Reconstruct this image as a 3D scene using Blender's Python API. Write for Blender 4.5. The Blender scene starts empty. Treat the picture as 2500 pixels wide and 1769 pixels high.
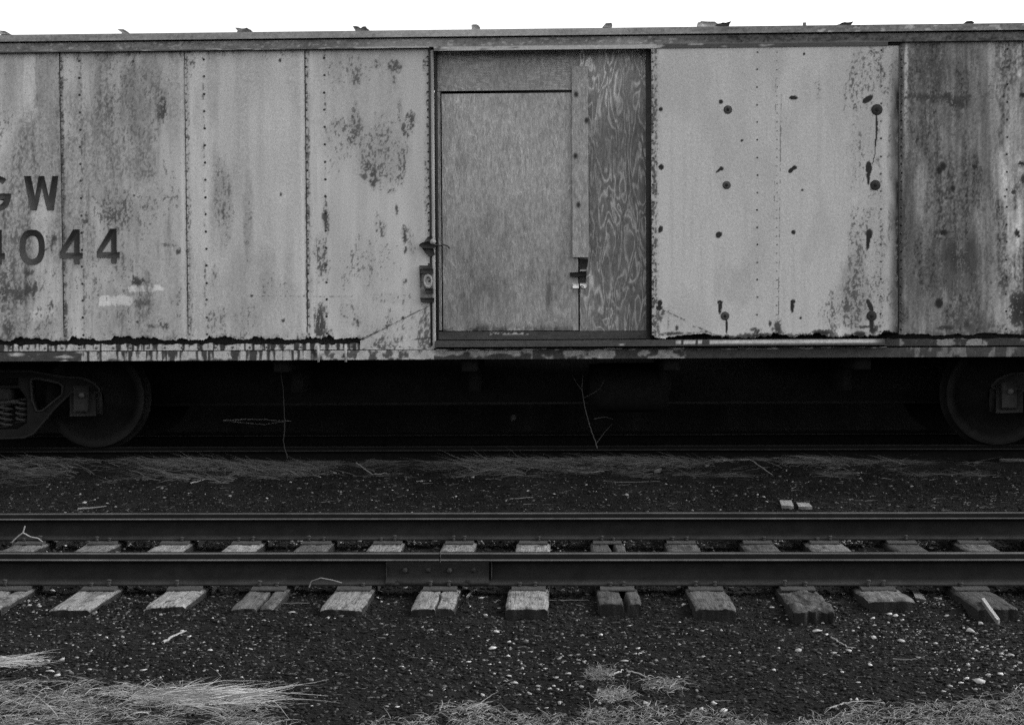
import bpy, math
import numpy as np
from mathutils import Vector, Matrix
from mathutils.geometry import tessellate_polygon

sc = bpy.context.scene
COL = sc.collection
R = math.radians

# ------------------------------------------------------------------ camera
F, CX, CY = 3550.0, 1250.0, 884.5            # focal length and centre in pixels of the 2500 px wide photograph
CAM = np.array([0.0, 0.0, 1.5])
YAW, PITCH, ROLL = R(1.8), R(1.985), R(0.33)
fw = np.array([-math.sin(YAW) * math.cos(PITCH), math.cos(YAW) * math.cos(PITCH), -math.sin(PITCH)])
rt = np.array([math.cos(YAW), math.sin(YAW), 0.0])
up = np.cross(rt, fw)
rt2 = rt * math.cos(ROLL) - up * math.sin(ROLL)
up2 = up * math.cos(ROLL) + rt * math.sin(ROLL)
cam = bpy.data.cameras.new('camera')
cam.sensor_fit = 'HORIZONTAL'; cam.sensor_width = 36.0; cam.lens = F / 2500 * 36
cam.clip_start = 0.05; cam.clip_end = 2000
cam.dof.use_dof = False
co = bpy.data.objects.new('camera', cam); COL.objects.link(co)
co.matrix_world = Matrix([[rt2[0], up2[0], -fw[0], CAM[0]], [rt2[1], up2[1], -fw[1], CAM[1]],
                          [rt2[2], up2[2], -fw[2], CAM[2]], [0, 0, 0, 1]])
sc.camera = co

# ------------------------------------------------------------------ sky and sun (overcast, black and white film)
SUN_EL, SUN_ROT = R(32), R(80)
w = bpy.data.worlds.new("World"); sc.world = w; w.use_nodes = True
wn = w.node_tree.nodes; wl = w.node_tree.links
wn.clear()
sky = wn.new('ShaderNodeTexSky'); sky.sky_type = 'NISHITA'; sky.sun_disc = False
sky.sun_elevation = SUN_EL; sky.sun_rotation = SUN_ROT
sky.air_density = 2.0; sky.dust_density = 3.0; sky.ozone_density = 1.0
bw = wn.new('ShaderNodeRGBToBW'); bg = wn.new('ShaderNodeBackground'); wo = wn.new('ShaderNodeOutputWorld')
bg.inputs['Strength'].default_value = 0.12
wl.new(sky.outputs[0], bw.inputs[0]); wl.new(bw.outputs[0], bg.inputs['Color']); wl.new(bg.outputs[0], wo.inputs['Surface'])
sl = bpy.data.lights.new('sun', 'SUN'); sl.energy = 0.5; sl.angle = R(40); sl.color = (1, 1, 1)
so = bpy.data.objects.new('sun', sl); COL.objects.link(so)
sd = Vector((math.sin(SUN_ROT) * math.cos(SUN_EL), math.cos(SUN_ROT) * math.cos(SUN_EL), math.sin(SUN_EL)))
so.rotation_euler = sd.to_track_quat('Z', 'Y').to_euler()
sc.view_settings.view_transform = 'Standard'; sc.view_settings.look = 'None'
sc.view_settings.exposure = 1.5; sc.view_settings.gamma = 1.0
sc.render.engine = 'CYCLES'
sc.cycles.use_denoising = False
sc.cycles.max_bounces = 6

# ------------------------------------------------------------------ helpers
rng = np.random.default_rng(7)

def ray(px, py):
    px = np.asarray(px, float); py = np.asarray(py, float)
    return ((px - CX) / F)[..., None] * rt2 - ((py - CY) / F)[..., None] * up2 + fw

def XZ(px, py, Y):
    d = ray(px, py); t = (Y - CAM[1]) / d[..., 1]
    return CAM[0] + d[..., 0] * t, CAM[2] + d[..., 2] * t

def XY(px, py, Z):
    d = ray(px, py); t = (Z - CAM[2]) / d[..., 2]
    return CAM[0] + d[..., 0] * t, CAM[1] + d[..., 1] * t

def proj(X, Y, Z):
    dx, dy, dz = X - CAM[0], Y - CAM[1], Z - CAM[2]
    xc = dx * rt2[0] + dy * rt2[1] + dz * rt2[2]
    yc = dx * up2[0] + dy * up2[1] + dz * up2[2]
    zc = dx * fw[0] + dy * fw[1] + dz * fw[2]
    return CX + F * xc / zc, CY - F * yc / zc

def hsh(i, j, s):
    v = np.sin(i * 127.1 + j * 311.7 + s * 74.7) * 43758.5453
    return v - np.floor(v)

def vn(u, v, s=0):
    u = np.asarray(u, float); v = np.asarray(v, float)
    i = np.floor(u); j = np.floor(v); a = u - i; b = v - j
    a = a * a * (3 - 2 * a); b = b * b * (3 - 2 * b)
    return (hsh(i, j, s) * (1 - a) + hsh(i + 1, j, s) * a) * (1 - b) + (hsh(i, j + 1, s) * (1 - a) + hsh(i + 1, j + 1, s) * a) * b

def fbm(u, v, o=4, s=0):
    t = 0; a = 1.0; n = 0
    for k in range(o):
        t = t + a * vn(u, v, s + 13 * k); n += a; a *= 0.55; u = u * 2.03 + 5.2; v = v * 2.03 + 1.7
    return t / n                                       # 0..1, mean .5

def sst(x, a, b):
    t = np.clip((x - a) / (b - a), 0, 1); return t * t * (3 - 2 * t)

def blob(px, py, cx, cy, rx, ry, p=2.0):
    return np.clip(1.0 - (np.abs((px - cx) / rx) ** p + np.abs((py - cy) / ry) ** p), 0, 1)

def node_mat(name, rough=0.8, fine=250.0, fine_amt=0.12, mid=30.0, mid_amt=0.1, bump=0.15, bscale=None, stretch=(1, 1, 1), metal=0.0, spec=0.3, const=None):
    m = bpy.data.materials.new(name); m.use_nodes = True
    nt = m.node_tree; N = nt.nodes; L = nt.links
    b = N['Principled BSDF']; b.inputs['Roughness'].default_value = rough
    b.inputs['Metallic'].default_value = metal; b.inputs['Specular IOR Level'].default_value = spec
    tc = N.new('ShaderNodeTexCoord'); mp = N.new('ShaderNodeMapping'); mp.inputs['Scale'].default_value = stretch
    L.new(tc.outputs['Object'], mp.inputs['Vector'])
    def noise(scale, det=3):
        n = N.new('ShaderNodeTexNoise'); n.inputs['Scale'].default_value = scale; n.inputs['Detail'].default_value = det
        L.new(mp.outputs[0], n.inputs['Vector']); return n.outputs['Fac']
    def math_(op, a, c, d=None):
        n = N.new('ShaderNodeMath'); n.operation = op
        for k, x in enumerate((a, c, d)):
            if x is None: continue
            if isinstance(x, (int, float)): n.inputs[k].default_value = x
            else: L.new(x, n.inputs[k])
        return n.outputs[0]
    f1 = math_('MULTIPLY_ADD', noise(fine), 2 * fine_amt * 2, 1 - 2 * fine_amt)
    f2 = math_('MULTIPLY_ADD', noise(mid), 2 * mid_amt * 2, 1 - 2 * mid_amt)
    f = math_('MULTIPLY', f1, f2)
    if const is None:
        at = N.new('ShaderNodeAttribute'); at.attribute_name = 'tone'
        c = math_('MULTIPLY', at.outputs['Fac'], f)
    else:
        c = math_('MULTIPLY', f, const)
    c = math_('MAXIMUM', c, 0.002)
    cc = N.new('ShaderNodeCombineColor')
    for k in range(3): L.new(c, cc.inputs[k])
    L.new(cc.outputs[0], b.inputs['Base Color'])
    if bump:
        bp = N.new('ShaderNodeBump'); bp.inputs['Strength'].default_value = bump; bp.inputs['Distance'].default_value = 0.01
        L.new(noise(bscale or fine * 0.6, 4), bp.inputs['Height']); L.new(bp.outputs[0], b.inputs['Normal'])
    m['_f'] = 1
    return m

MAT = {}
MAT['paint'] = node_mat('faded_paint', 0.75, 170, 0.24, 60, 0.09, 0.15, 60)
MAT['rust'] = node_mat('rusted_steel', 0.85, 160, 0.34, 30, 0.22, 0.4, 90)
MAT['iron'] = node_mat('weathered_iron', 0.8, 120, 0.2, 12, 0.22, 0.25, 80, spec=0.12)
MAT['tie'] = node_mat('weathered_timber', 0.95, 60, 0.28, 14, 0.16, 0.7, 45, stretch=(3, 0.25, 3))
MAT['ply'] = node_mat('plywood', 0.9, 90, 0.15, 22, 0.12, 0.35, 60, stretch=(2.2, 1, 0.35))
MAT['earth'] = node_mat('cinder_earth', 1.0, 110, 0.4, 25, 0.25, 1.0, 70, spec=0.05)
MAT['stone'] = node_mat('stone_chips', 0.95, 120, 0.15, 30, 0.1, 0.3, spec=0.1)
MAT['straw'] = node_mat('dry_grass_blades', 0.9, 60, 0.15, 8, 0.1, 0, spec=0.1)
MAT['dark'] = node_mat('soot_black_steel', 0.9, 60, 0.2, 12, 0.2, 0.3, spec=0.1)

# plywood with strong cathedral grain
def grain_mat(name, dark, light, kx=7.0, kz=2.0, lines=9.0, sharp=0.78, mix=0.8, rot=0):
    m = bpy.data.materials.new(name); m.use_nodes = True
    nt = m.node_tree; N = nt.nodes; L = nt.links
    b = N['Principled BSDF']; b.inputs['Roughness'].default_value = 0.9; b.inputs['Specular IOR Level'].default_value = 0.15
    def M(op, a, c, d=None):
        n = N.new('ShaderNodeMath'); n.operation = op
        for k, x in enumerate((a, c, d)):
            if x is None: continue
            if isinstance(x, (int, float)): n.inputs[k].default_value = x
            else: L.new(x, n.inputs[k])
        return n.outputs[0]
    def noise(sx, sz, scale=1, det=1.5, dist=0.0):
        mp = N.new('ShaderNodeMapping'); mp.inputs['Scale'].default_value = (sx, 1, sz); L.new(tc.outputs['Object'], mp.inputs['Vector'])
        n = N.new('ShaderNodeTexNoise'); n.inputs['Scale'].default_value = scale; n.inputs['Detail'].default_value = det
        n.inputs['Distortion'].default_value = dist
        L.new(mp.outputs[0], n.inputs['Vector']); return n.outputs['Fac']
    tc = N.new('ShaderNodeTexCoord')
    field = noise(kx, kz, 1, 2.2, 0.6)
    s = M('SINE', M('MULTIPLY', field, lines * 6.283), 0)
    s = M('MULTIPLY_ADD', s, 0.5, 0.5)
    s = M('POWER', s, 3.5)                                            # thin bright rings
    patch = noise(5, 1.6, 1, 3)                                     # where the grain shows
    mr = N.new('ShaderNodeMapRange'); mr.inputs[1].default_value = 0.34; mr.inputs[2].default_value = 0.56; L.new(patch, mr.inputs[0])
    s = M('MULTIPLY', s, M('MULTIPLY_ADD', mr.outputs[0], 0.75, 0.25))
    fine = noise(170, 45, 1, 3); fine2 = noise(52, 17, 1, 4); grit = noise(170, 170, 1, 2)
    c = M('MULTIPLY_ADD', s, (light - dark) * mix, dark)
    c = M('MULTIPLY', c, M('MULTIPLY_ADD', fine, 0.8, 0.6))
    c = M('MULTIPLY', c, M('MULTIPLY_ADD', fine2, 1.1, 0.45))
    c = M('MULTIPLY', c, M('MULTIPLY_ADD', grit, 1.2, 0.4))
    at = N.new('ShaderNodeAttribute'); at.attribute_name = 'tone'
    c = M('MULTIPLY', c, at.outputs['Fac'])
    cc = N.new('ShaderNodeCombineColor')
    for k in range(3): L.new(c, cc.inputs[k])
    L.new(cc.outputs[0], b.inputs['Base Color'])
    bp = N.new('ShaderNodeBump'); bp.inputs['Strength'].default_value = 0.35; bp.inputs['Distance'].default_value = 0.006
    L.new(M('ADD', s, fine2), bp.inputs['Height']); L.new(bp.outputs[0], b.inputs['Normal'])
    return m
MAT['ply_strong'] = grain_mat('plywood_open_grain', 0.165, 0.46, 10.5, 2.6, 7.5)
MAT['ply_soft'] = grain_mat('plywood_weathered_face', 0.30, 0.40, 15.0, 3.2, 7.0, mix=0.6)
MAT['ply_cross'] = grain_mat('plywood_cross_grain', 0.20, 0.31, 2.2, 11.0, 9.0, mix=0.8)

class MB:
    def __init__(s): s.v = []; s.t = []; s.f = []; s.n = 0
    def add(s, V, Fc, tone):
        V = np.asarray(V, np.float32).reshape(-1, 3); Fc = np.asarray(Fc, np.int64)
        s.v.append(V); s.f.append(Fc + s.n)
        t = np.empty(len(V), np.float32); t[:] = tone; s.t.append(t); s.n += len(V); return s
    def box(s, x0, x1, y0, y1, z0, z1, tone):
        V = [(x, y, z) for x in (x0, x1) for y in (y0, y1) for z in (z0, z1)]
        return s.add(V, [(0, 1, 3, 2), (4, 6, 7, 5), (0, 4, 5, 1), (2, 3, 7, 6), (0, 2, 6, 4), (1, 5, 7, 3)], tone)
    def grid(s, X, Y, Z, tone):
        n, m = X.shape
        idx = np.arange(n * m).reshape(n, m)
        Fc = np.stack([idx[:-1, :-1], idx[:-1, 1:], idx[1:, 1:], idx[1:, :-1]], -1).reshape(-1, 4)
        return s.add(np.stack([X, Y, Z], -1), Fc, np.asarray(tone).reshape(-1) if np.ndim(tone) else tone)
    def tube(s, pts, rad, tone, k=6):
        pts = np.asarray(pts, float); n = len(pts)
        rad = np.broadcast_to(np.asarray(rad, float), (n,)) if np.ndim(rad) <= 1 else rad
        V = []
        for i in range(n):
            d = pts[min(i + 1, n - 1)] - pts[max(i - 1, 0)]; d = d / (np.linalg.norm(d) + 1e-9)
            a = np.cross(d, (0.1, 0.9, 0.31)); a /= np.linalg.norm(a); b = np.cross(d, a)
            for j in range(k):
                th = 2 * math.pi * j / k
                V.append(pts[i] + rad[i] * (a * math.cos(th) + b * math.sin(th)))
        Fc = [(i * k + j, i * k + (j + 1) % k, (i + 1) * k + (j + 1) % k, (i + 1) * k + j) for i in range(n - 1) for j in range(k)]
        s.add(V, Fc, tone)
        s.add([V[j] for j in range(k)], [tuple(range(k))], tone) if k == 4 else None
        return s
    def prism(s, outline, holes, y0, y1, tone):           # outline in (x, z)
        loops = [outline] + holes
        flat = [p for l in loops for p in l]
        tris = tessellate_polygon([[Vector((p[0], p[1], 0)) for p in l] for l in loops])
        n = len(flat)
        V = [(p[0], y0, p[1]) for p in flat] + [(p[0], y1, p[1]) for p in flat]
        s.add(V, [t for t in tris] + [tuple(i + n for i in t[::-1]) for t in tris], tone)
        base = s.n - 2 * n; k = 0; q = []
        for l in loops:
            m = len(l)
            for i in range(m): q.append((k + i, k + (i + 1) % m, n + k + (i + 1) % m, n + k + i))
            k += m
        s.f.append(np.asarray(q) + base); return s
    def lathe(s, prof, cx, cy, cz, axis, tone, k=40):      # prof: (radius, offset along axis)
        V = []
        for r, o in prof:
            for j in range(k):
                a = 2 * math.pi * j / k
                if axis == 'y': V.append((cx + r * math.cos(a), cy + o, cz + r * math.sin(a)))
                elif axis == 'z': V.append((cx + r * math.cos(a), cy + r * math.sin(a), cz + o))
                else: V.append((cx + o, cy + r * math.cos(a), cz + r * math.sin(a)))
        n = len(prof)
        Fc = [(i * k + j, i * k + (j + 1) % k, (i + 1) * k + (j + 1) % k, (i + 1) * k + j) for i in range(n - 1) for j in range(k)]
        return s.add(V, Fc, tone)
    def rivets(s, X, Z, Y, r, h, tone):
        X = np.atleast_1d(X); Z = np.atleast_1d(Z); n = len(X); k = 8
        Y = np.broadcast_to(Y, (n,)); a = np.arange(k) * 2 * math.pi / k
        prof = [(1.0, 0.0), (0.86, 0.55), (0.45, 0.92), (0.05, 1.0)]
        V = np.zeros((n, 4 * k, 3)); Fc = []
        for i, (q, o) in enumerate(prof):
            V[:, i * k:(i + 1) * k, 0] = X[:, None] + r * q * np.cos(a)
            V[:, i * k:(i + 1) * k, 1] = (Y - h * o)[:, None]
            V[:, i * k:(i + 1) * k, 2] = Z[:, None] + r * q * np.sin(a)
        for i in range(3):
            for j in range(k): Fc.append((i * k + j, i * k + (j + 1) % k, (i + 1) * k + (j + 1) % k, (i + 1) * k + j))
        Fc = (np.arange(n)[:, None, None] * 4 * k + np.asarray(Fc)[None]).reshape(-1, 4)
        return s.add(V.reshape(-1, 3), Fc, np.repeat(np.broadcast_to(tone, (n,)), 4 * k))
    def build(s, name, mat, parent=None, smooth=False, **tags):
        V = np.concatenate(s.v); T = np.concatenate(s.t)
        me = bpy.data.meshes.new(name)
        if parent is not None: V = V - np.array(parent['_o'], np.float32)
        me.vertices.add(len(V)); me.vertices.foreach_set('co', V.astype(np.float32).reshape(-1))
        sizes = np.concatenate([np.full(len(f), f.shape[1]) for f in s.f]); loops = np.concatenate([f.reshape(-1) for f in s.f])
        me.loops.add(len(loops)); me.loops.foreach_set('vertex_index', loops.astype(np.int32))
        me.polygons.add(len(sizes)); st = np.concatenate([[0], np.cumsum(sizes)[:-1]])
        me.polygons.foreach_set('loop_start', st.astype(np.int32)); me.polygons.foreach_set('loop_total', sizes.astype(np.int32))
        me.update(calc_edges=True); me.validate()
        if smooth: me.shade_smooth()
        at = me.attributes.new('tone', 'FLOAT', 'POINT'); at.data.foreach_set('value', T)
        me.materials.append(MAT[mat] if isinstance(mat, str) else mat)
        o = bpy.data.objects.new(name, me); COL.objects.link(o)
        if parent is not None: o.parent = parent; o['_o'] = list(parent['_o'])
        else: o['_o'] = [0.0, 0.0, 0.0]
        for k, v in tags.items(): o[k] = v
        return o

def thing(name, loc, label, category, group=None):
    o = bpy.data.objects.new(name, None); COL.objects.link(o); o.location = loc
    o['label'] = label; o['category'] = category; o['_o'] = [float(c) for c in loc]
    if group: o['group'] = group
    return o

# ------------------------------------------------------------------ layout
YN, YF = 7.60, 9.105               # near and far rail of the empty track
ZR = 0.24                          # its rail top
YC1, YC2, ZC = 12.10, 13.60, 0.385 # rails under the car
YS = 11.35                         # car side plane
YDR = 11.27                        # sliding door plane

def gz(X, Y, fine=True):
    X = np.asarray(X, float); Y = np.asarray(Y, float)
    z = np.interp(Y, [3, 6.9, 7.4, 9.5, 10.4, 11.2, 11.65, 11.85, 12.0, 12.6, 14.42, 14.75, 16.0, 60],
                  [-0.02, 0.0, 0.015, 0.01, 0.03, 0.10, 0.20, 0.275, 0.27, 0.24, 0.25, 1.15, 1.75, 1.8])  # steep unseen bank added behind the car to darken the view beneath it
    z = z + 0.010 * sst(-X, -.1, 1.0) * sst(-Y, -7.5, -7.2) * sst(Y, 6.2, 6.8)
    z = z - 0.018 * sst(X, 0.2, 1.2) * sst(-Y, -7.35, -7.0)        # scoured away round the tie ends on the right
    z = z + 0.045 * (fbm(X / 0.7, Y / 0.7, 3, 3) - 0.5) + 0.028 * (fbm(X / 0.12, Y / 0.12, 3, 9) - 0.5)
    z = z + 0.05 * sst(Y, 11.4, 11.8) * (1 - sst(Y, 11.95, 12.05)) * (fbm(X / 0.5, Y * 0 + 3, 3, 5) - 0.55)
    return z

def GP(px, py, dz=0.0):                # ground point under a pixel
    px = np.asarray(px, float); py = np.asarray(py, float)
    z = np.zeros_like(px) + 0.0
    for _ in range(12):
        x, y = XY(px, py, z + dz); z = 0.5 * z + 0.5 * gz(x, y)
    return x, y, gz(x, y)

# ------------------------------------------------------------------ ground (one sheet to the horizon)
xs = np.concatenate([[-220, -120, -60, -30, -15, -10, -7.5, -6], np.arange(-5, 5.001, 0.028), [6, 7.5, 10, 15, 30, 60, 120, 220]])
ys = np.concatenate([[-60, -20, -5, 1, 3, 4.0], np.arange(4.5, 12.3, 0.024), np.arange(12.35, 15.2, 0.06), [15.5, 16, 18, 24, 40, 80, 160, 240]])
GX, GY = np.meshgrid(xs, ys, indexing='ij')
GZ = gz(GX, GY)
gt = 0.011 + 0.012 * (fbm(GX / 0.25, GY / 0.25, 4, 21) - 0.5) + 0.007 * (fbm(GX / 1.6, GY / 1.6, 2, 22) - 0.5)
gt = np.where(GY > 12.0, gt * 0.7, np.where(GY > 9.1, gt * 1.3, gt))  # ground under the car and added bank toned darker to keep that view black
gm = MB(); gm.grid(GX, GY, GZ, np.clip(gt, 0.004, 1))
gm.build('ground', 'earth', smooth=True, kind='structure')

# cinders and gravel: far too many to count
ICO = []
ph = (1 + 5 ** .5) / 2
for a, b in ((-1, ph), (1, ph), (-1, -ph), (1, -ph)): ICO.append((a, b, 0))
for a, b in ((-1, ph), (1, ph), (-1, -ph), (1, -ph)): ICO.append((0, a, b))
for a, b in ((ph, -1), (ph, 1), (-ph, -1), (-ph, 1)): ICO.append((a, 0, b))
ICO = np.array(ICO); ICO /= np.linalg.norm(ICO[0])
ICF = np.array([(0, 11, 5), (0, 5, 1), (0, 1, 7), (0, 7, 10), (0, 10, 11), (1, 5, 9), (5, 11, 4), (11, 10, 2), (10, 7, 6), (7, 1, 8),
                (3, 9, 4), (3, 4, 2), (3, 2, 6), (3, 6, 8), (3, 8, 9), (4, 9, 5), (2, 4, 11), (6, 2, 10), (8, 6, 7), (9, 8, 1)])
def pebbles(mb, X, Y, Z, S, tone, flat=0.55, jit=0.28):
    n = len(X)
    V = ICO[None] * (1 + jit * (rng.random((n, 12, 1)) - 0.5) * 2) * np.stack([S * rng.uniform(.7, 1.4, n), S * rng.uniform(.6, 1.1, n), S * flat * rng.uniform(.6, 1.2, n)], -1)[:, None]
    a = rng.uniform(0, 6.283, n); t = rng.normal(0, 0.35, n)
    c, s_ = np.cos(t)[:, None], np.sin(t)[:, None]
    y2 = V[..., 1] * c - V[..., 2] * s_; z2 = V[..., 1] * s_ + V[..., 2] * c
    c, s_ = np.cos(a)[:, None], np.sin(a)[:, None]
    x3 = V[..., 0] * c - y2 * s_; y3 = V[..., 0] * s_ + y2 * c
    V = np.stack([x3 + X[:, None], y3 + Y[:, None], z2 + Z[:, None]], -1)
    Fc = (np.arange(n)[:, None, None] * 12 + ICF[None]).reshape(-1, 3)
    mb.add(V.reshape(-1, 3), Fc, np.repeat(tone, 12))

def scatter(n, y0, y1, pw=1.0):
    Y = y0 + (y1 - y0) * rng.random(n) ** pw
    X = rng.uniform(-1, 1, n) * (0.36 * Y + 0.9) - 0.03 * Y
    return X, Y
g = MB()
for n, y0, y1, smin, smax in ((66000, 4.6, 7.6, 0.0035, 0.012), (19000, 7.5, 9.3, 0.005, 0.016), (39000, 9.1, 11.75, 0.005, 0.014)):
    X, Y = scatter(n, y0, y1)
    S = smin + (smax - smin) * rng.random(n) ** 2.5
    u = rng.random(n)
    dens = fbm(X / 0.9, Y / 0.6, 3, 40)
    tone = 0.005 + 0.022 * rng.random(n) ** 2
    tone = np.where(u > 0.86, rng.uniform(0.035, 0.10, n), tone)
    tone = np.where(u > 0.992 - 0.05 * (dens - 0.45) , rng.uniform(0.12, 0.35, n), tone)
    if y0 > 9: tone = tone * 1.2
    pebbles(g, X, Y, gz(X, Y) + S * 0.15, S, tone, 0.5, 0.42)
for cx, cy, sx, sy, n in ((60, 1470, 60, 18, 90), (250, 1485, 150, 30, 90), (1300, 1620, 120, 50, 150), (1460, 1600, 90, 30, 60), (2120, 1540, 120, 40, 160), (2400, 1620, 110, 50, 260), (2330, 1540, 110, 25, 120), (1150, 1560, 130, 60, 90), (300, 1600, 180, 45, 150), (700, 1600, 200, 60, 70), (1750, 1560, 200, 70, 60), (2000, 1470, 60, 12, 50), (2260, 1465, 50, 12, 50)):
    X, Y, Z = GP(rng.normal(cx, sx, n), rng.normal(cy, sy, n)); S = .003 + .007 * rng.random(n) ** 2
    pebbles(g, X, Y, Z + S * .3, S, rng.uniform(.06, .34, n), .45, .5)
for cx, n in ((120, 40), (290, 40), (640, 40), (740, 50), (1000, 30), (1340, 40), (1520, 20), (1700, 25), (1880, 40), (2050, 60), (2250, 30)):
    X, Y = XY(rng.normal(cx, 22, n), rng.normal(1322, 9, n), .02); S = .004 + .009 * rng.random(n) ** 2
    pebbles(g, X, Y, 0 * X + .02, S, rng.uniform(.08, .4, n), .5, .5)
g.build('gravel', 'stone', kind='stuff', label='dark cinders and fine gravel strewn over the ground round both tracks', category='gravel')

# ------------------------------------------------------------------ pale stones, one by one (pixel x, y, width, tone)
PALE = [(22,1474,20,.4),(128,1443,18,.45),(95,1478,14,.4),(60,1460,12,.4),(166,1500,18,.45),(190,1418,12,.4),(261,1557,12,.45),(305,1570,10,.4),(191,1580,9,.35),
        (122,1640,22,.5),(140,1648,16,.45),(172,1643,12,.4),(98,1647,10,.4),(218,1634,13,.45),(350,1636,15,.45),(150,1612,24,.4),(118,1614,16,.4),
        (374,1452,12,.5),(314,1461,8,.4),(355,1491,13,.5),(463,1555,16,.55),(374,1572,10,.5),(378,1546,9,.45),(391,1546,8,.4),(222,1706,17,.5),(255,1731,20,.5),(14,1688,14,.35),
        (606,1538,12,.5),(615,1529,8,.4),(640,1515,10,.35),(712,1496,20,.45),(520,1508,8,.4),(723,1655,11,.5),(761,1723,9,.45),(645,1515,9,.4),
        (928,1444,10,.45),(922,1460,12,.4),(1148,1481,13,.55),(1173,1461,15,.5),(1184,1503,17,.5),(1212,1543,20,.55),(1244,1567,13,.6),(1203,1583,21,.6),(1241,1602,16,.6),
        (1143,1616,13,.55),(1050,1607,11,.35),(1030,1607,9,.4),(980,1628,13,.45),(998,1637,10,.4),(969,1728,20,.5),(1195,1623,14,.45),(1219,1617,10,.45),
        (1331,1633,13,.5),(1387,1645,16,.5),(1276,1632,15,.4),(1256,1668,17,.4),(1343,1684,15,.55),(1351,1675,12,.45),(1370,1686,10,.45),(1293,1694,22,.55),(1420,1677,15,.4),
        (1366,1717,18,.45),(1468,1551,18,.65),(1434,1493,13,.5),(1408,1443,13,.45),(1535,1529,16,.4),(1557,1584,18,.5),(1527,1580,14,.5),(1562,1597,12,.5),(1595,1585,10,.45),
        (1524,1614,14,.45),(1426,1616,13,.45),(1412,1612,10,.4),(1639,1625,8,.4),(1657,1653,15,.5),(1659,1519,13,.45),(1576,1718,22,.6),(1626,1724,14,.5),(1744,1717,19,.65),(1766,1738,34,.65),(1711,1733,18,.45),(1700,1730,12,.45),
        (1921,1512,9,.5),(1900,1518,9,.45),(1993,1542,24,.65),(2018,1550,16,.6),(2074,1590,21,.6),(1901,1583,11,.6),(1948,1589,20,.4),(2056,1641,10,.65),(1994,1692,7,.4),
        (2096,1532,10,.6),(2083,1540,10,.45),(2130,1511,19,.6),(2170,1500,16,.5),(2186,1504,15,.6),(2203,1513,11,.55),(2226,1493,11,.45),(2133,1558,22,.55),(2200,1566,20,.4),(2125,1624,15,.6),
        (2247,1607,18,.5),(2182,1635,8,.45),(2312,1504,18,.45),(2355,1509,12,.4),(2393,1523,18,.55),(2370,1543,30,.65),(2352,1534,14,.5),(2444,1579,10,.5),(2456,1588,10,.5),(2445,1598,18,.4),(2383,1589,11,.5),
        (2350,1589,14,.45),(2469,1602,20,.45),(2366,1624,12,.45),(2340,1637,14,.6),(2314,1636,8,.55),(2322,1633,8,.5),(2489,1637,12,.45),(2443,1647,20,.65),(2416,1648,14,.45),(2360,1657,14,.6),(2345,1667,14,.5),(2318,1676,16,.45),(2390,1665,24,.5),(2419,1666,12,.55),(2492,1669,7,.5),
        (78,1318,13,.55),(115,1347,14,.5),(150,1344,10,.5),(285,1346,18,.5),(272,1348,10,.5),(317,1325,12,.4),(738,1324,10,.65),(754,1330,9,.5),(650,1317,8,.5),(829,1321,11,.5),(1060,1317,10,.5),(1175,1317,10,.4),
        (1342,1339,8,.5),(1362,1335,9,.45),(1467,1328,7,.6),(2195,1331,9,.6),(2050,1325,13,.6),(2108,1331,10,.5),(205,1228,14,.5),(262,1229,10,.4),(652,1217,10,.5),(710,1177,8,.5),(762,1203,8,.4),(832,1202,9,.35),
        (678,1142,12,.45),(818,1155,11,.4),(1155,1166,14,.4),(1432,1184,12,.5),(1350,1113,12,.4),(1531,1209,20,.35),(1480,1220,10,.4),(1352,1206,9,.4),(2100,1168,9,.35),(2324,1162,9,.3),(2334,1176,8,.3),(2073,1220,8,.45),(1849,1208,7,.4),
        (2280,1421,14,.4),(1995,1429,13,.55),(1410,1430,12,.4),(1884,1483,12,.4),(2230,1470,9,.5)]
def region(px, py):
    if py > 1700: return 'among the dry grass at the lower edge'
    if py > 1420: return 'on dark cinders in front of the near rail'
    if py > 1290: return 'lying between the two rails of the empty track'
    return 'on the bare ground between the tracks'
for i, (px, py, wd, tn) in enumerate(PALE):
    x, y, z = GP(np.array([px]), np.array([py]))
    x, y, z = float(x[0]), float(y[0]), float(z[0])
    if 1300 < py < 1349: y = float(XY(px, py, 0.03)[1]); x = float(XY(px, py, 0.03)[0]); z = 0.02
    s_ = wd * y / F * 0.5 * 0.85
    m = MB(); pebbles(m, np.zeros(1), np.zeros(1), np.zeros(1), np.array([s_]), np.array([tn * .72]), 0.48, 0.55)
    sz = 'larger' if wd >= 18 else 'small'
    o = m.build('stone_chip', 'stone', label='%s pale stone chip %s' % (sz, region(px, py)), category='stone',
                group='%s pale stone chips %s' % (sz, region(px, py)))
    o.location = (x, y, z + s_ * 0.3)

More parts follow.
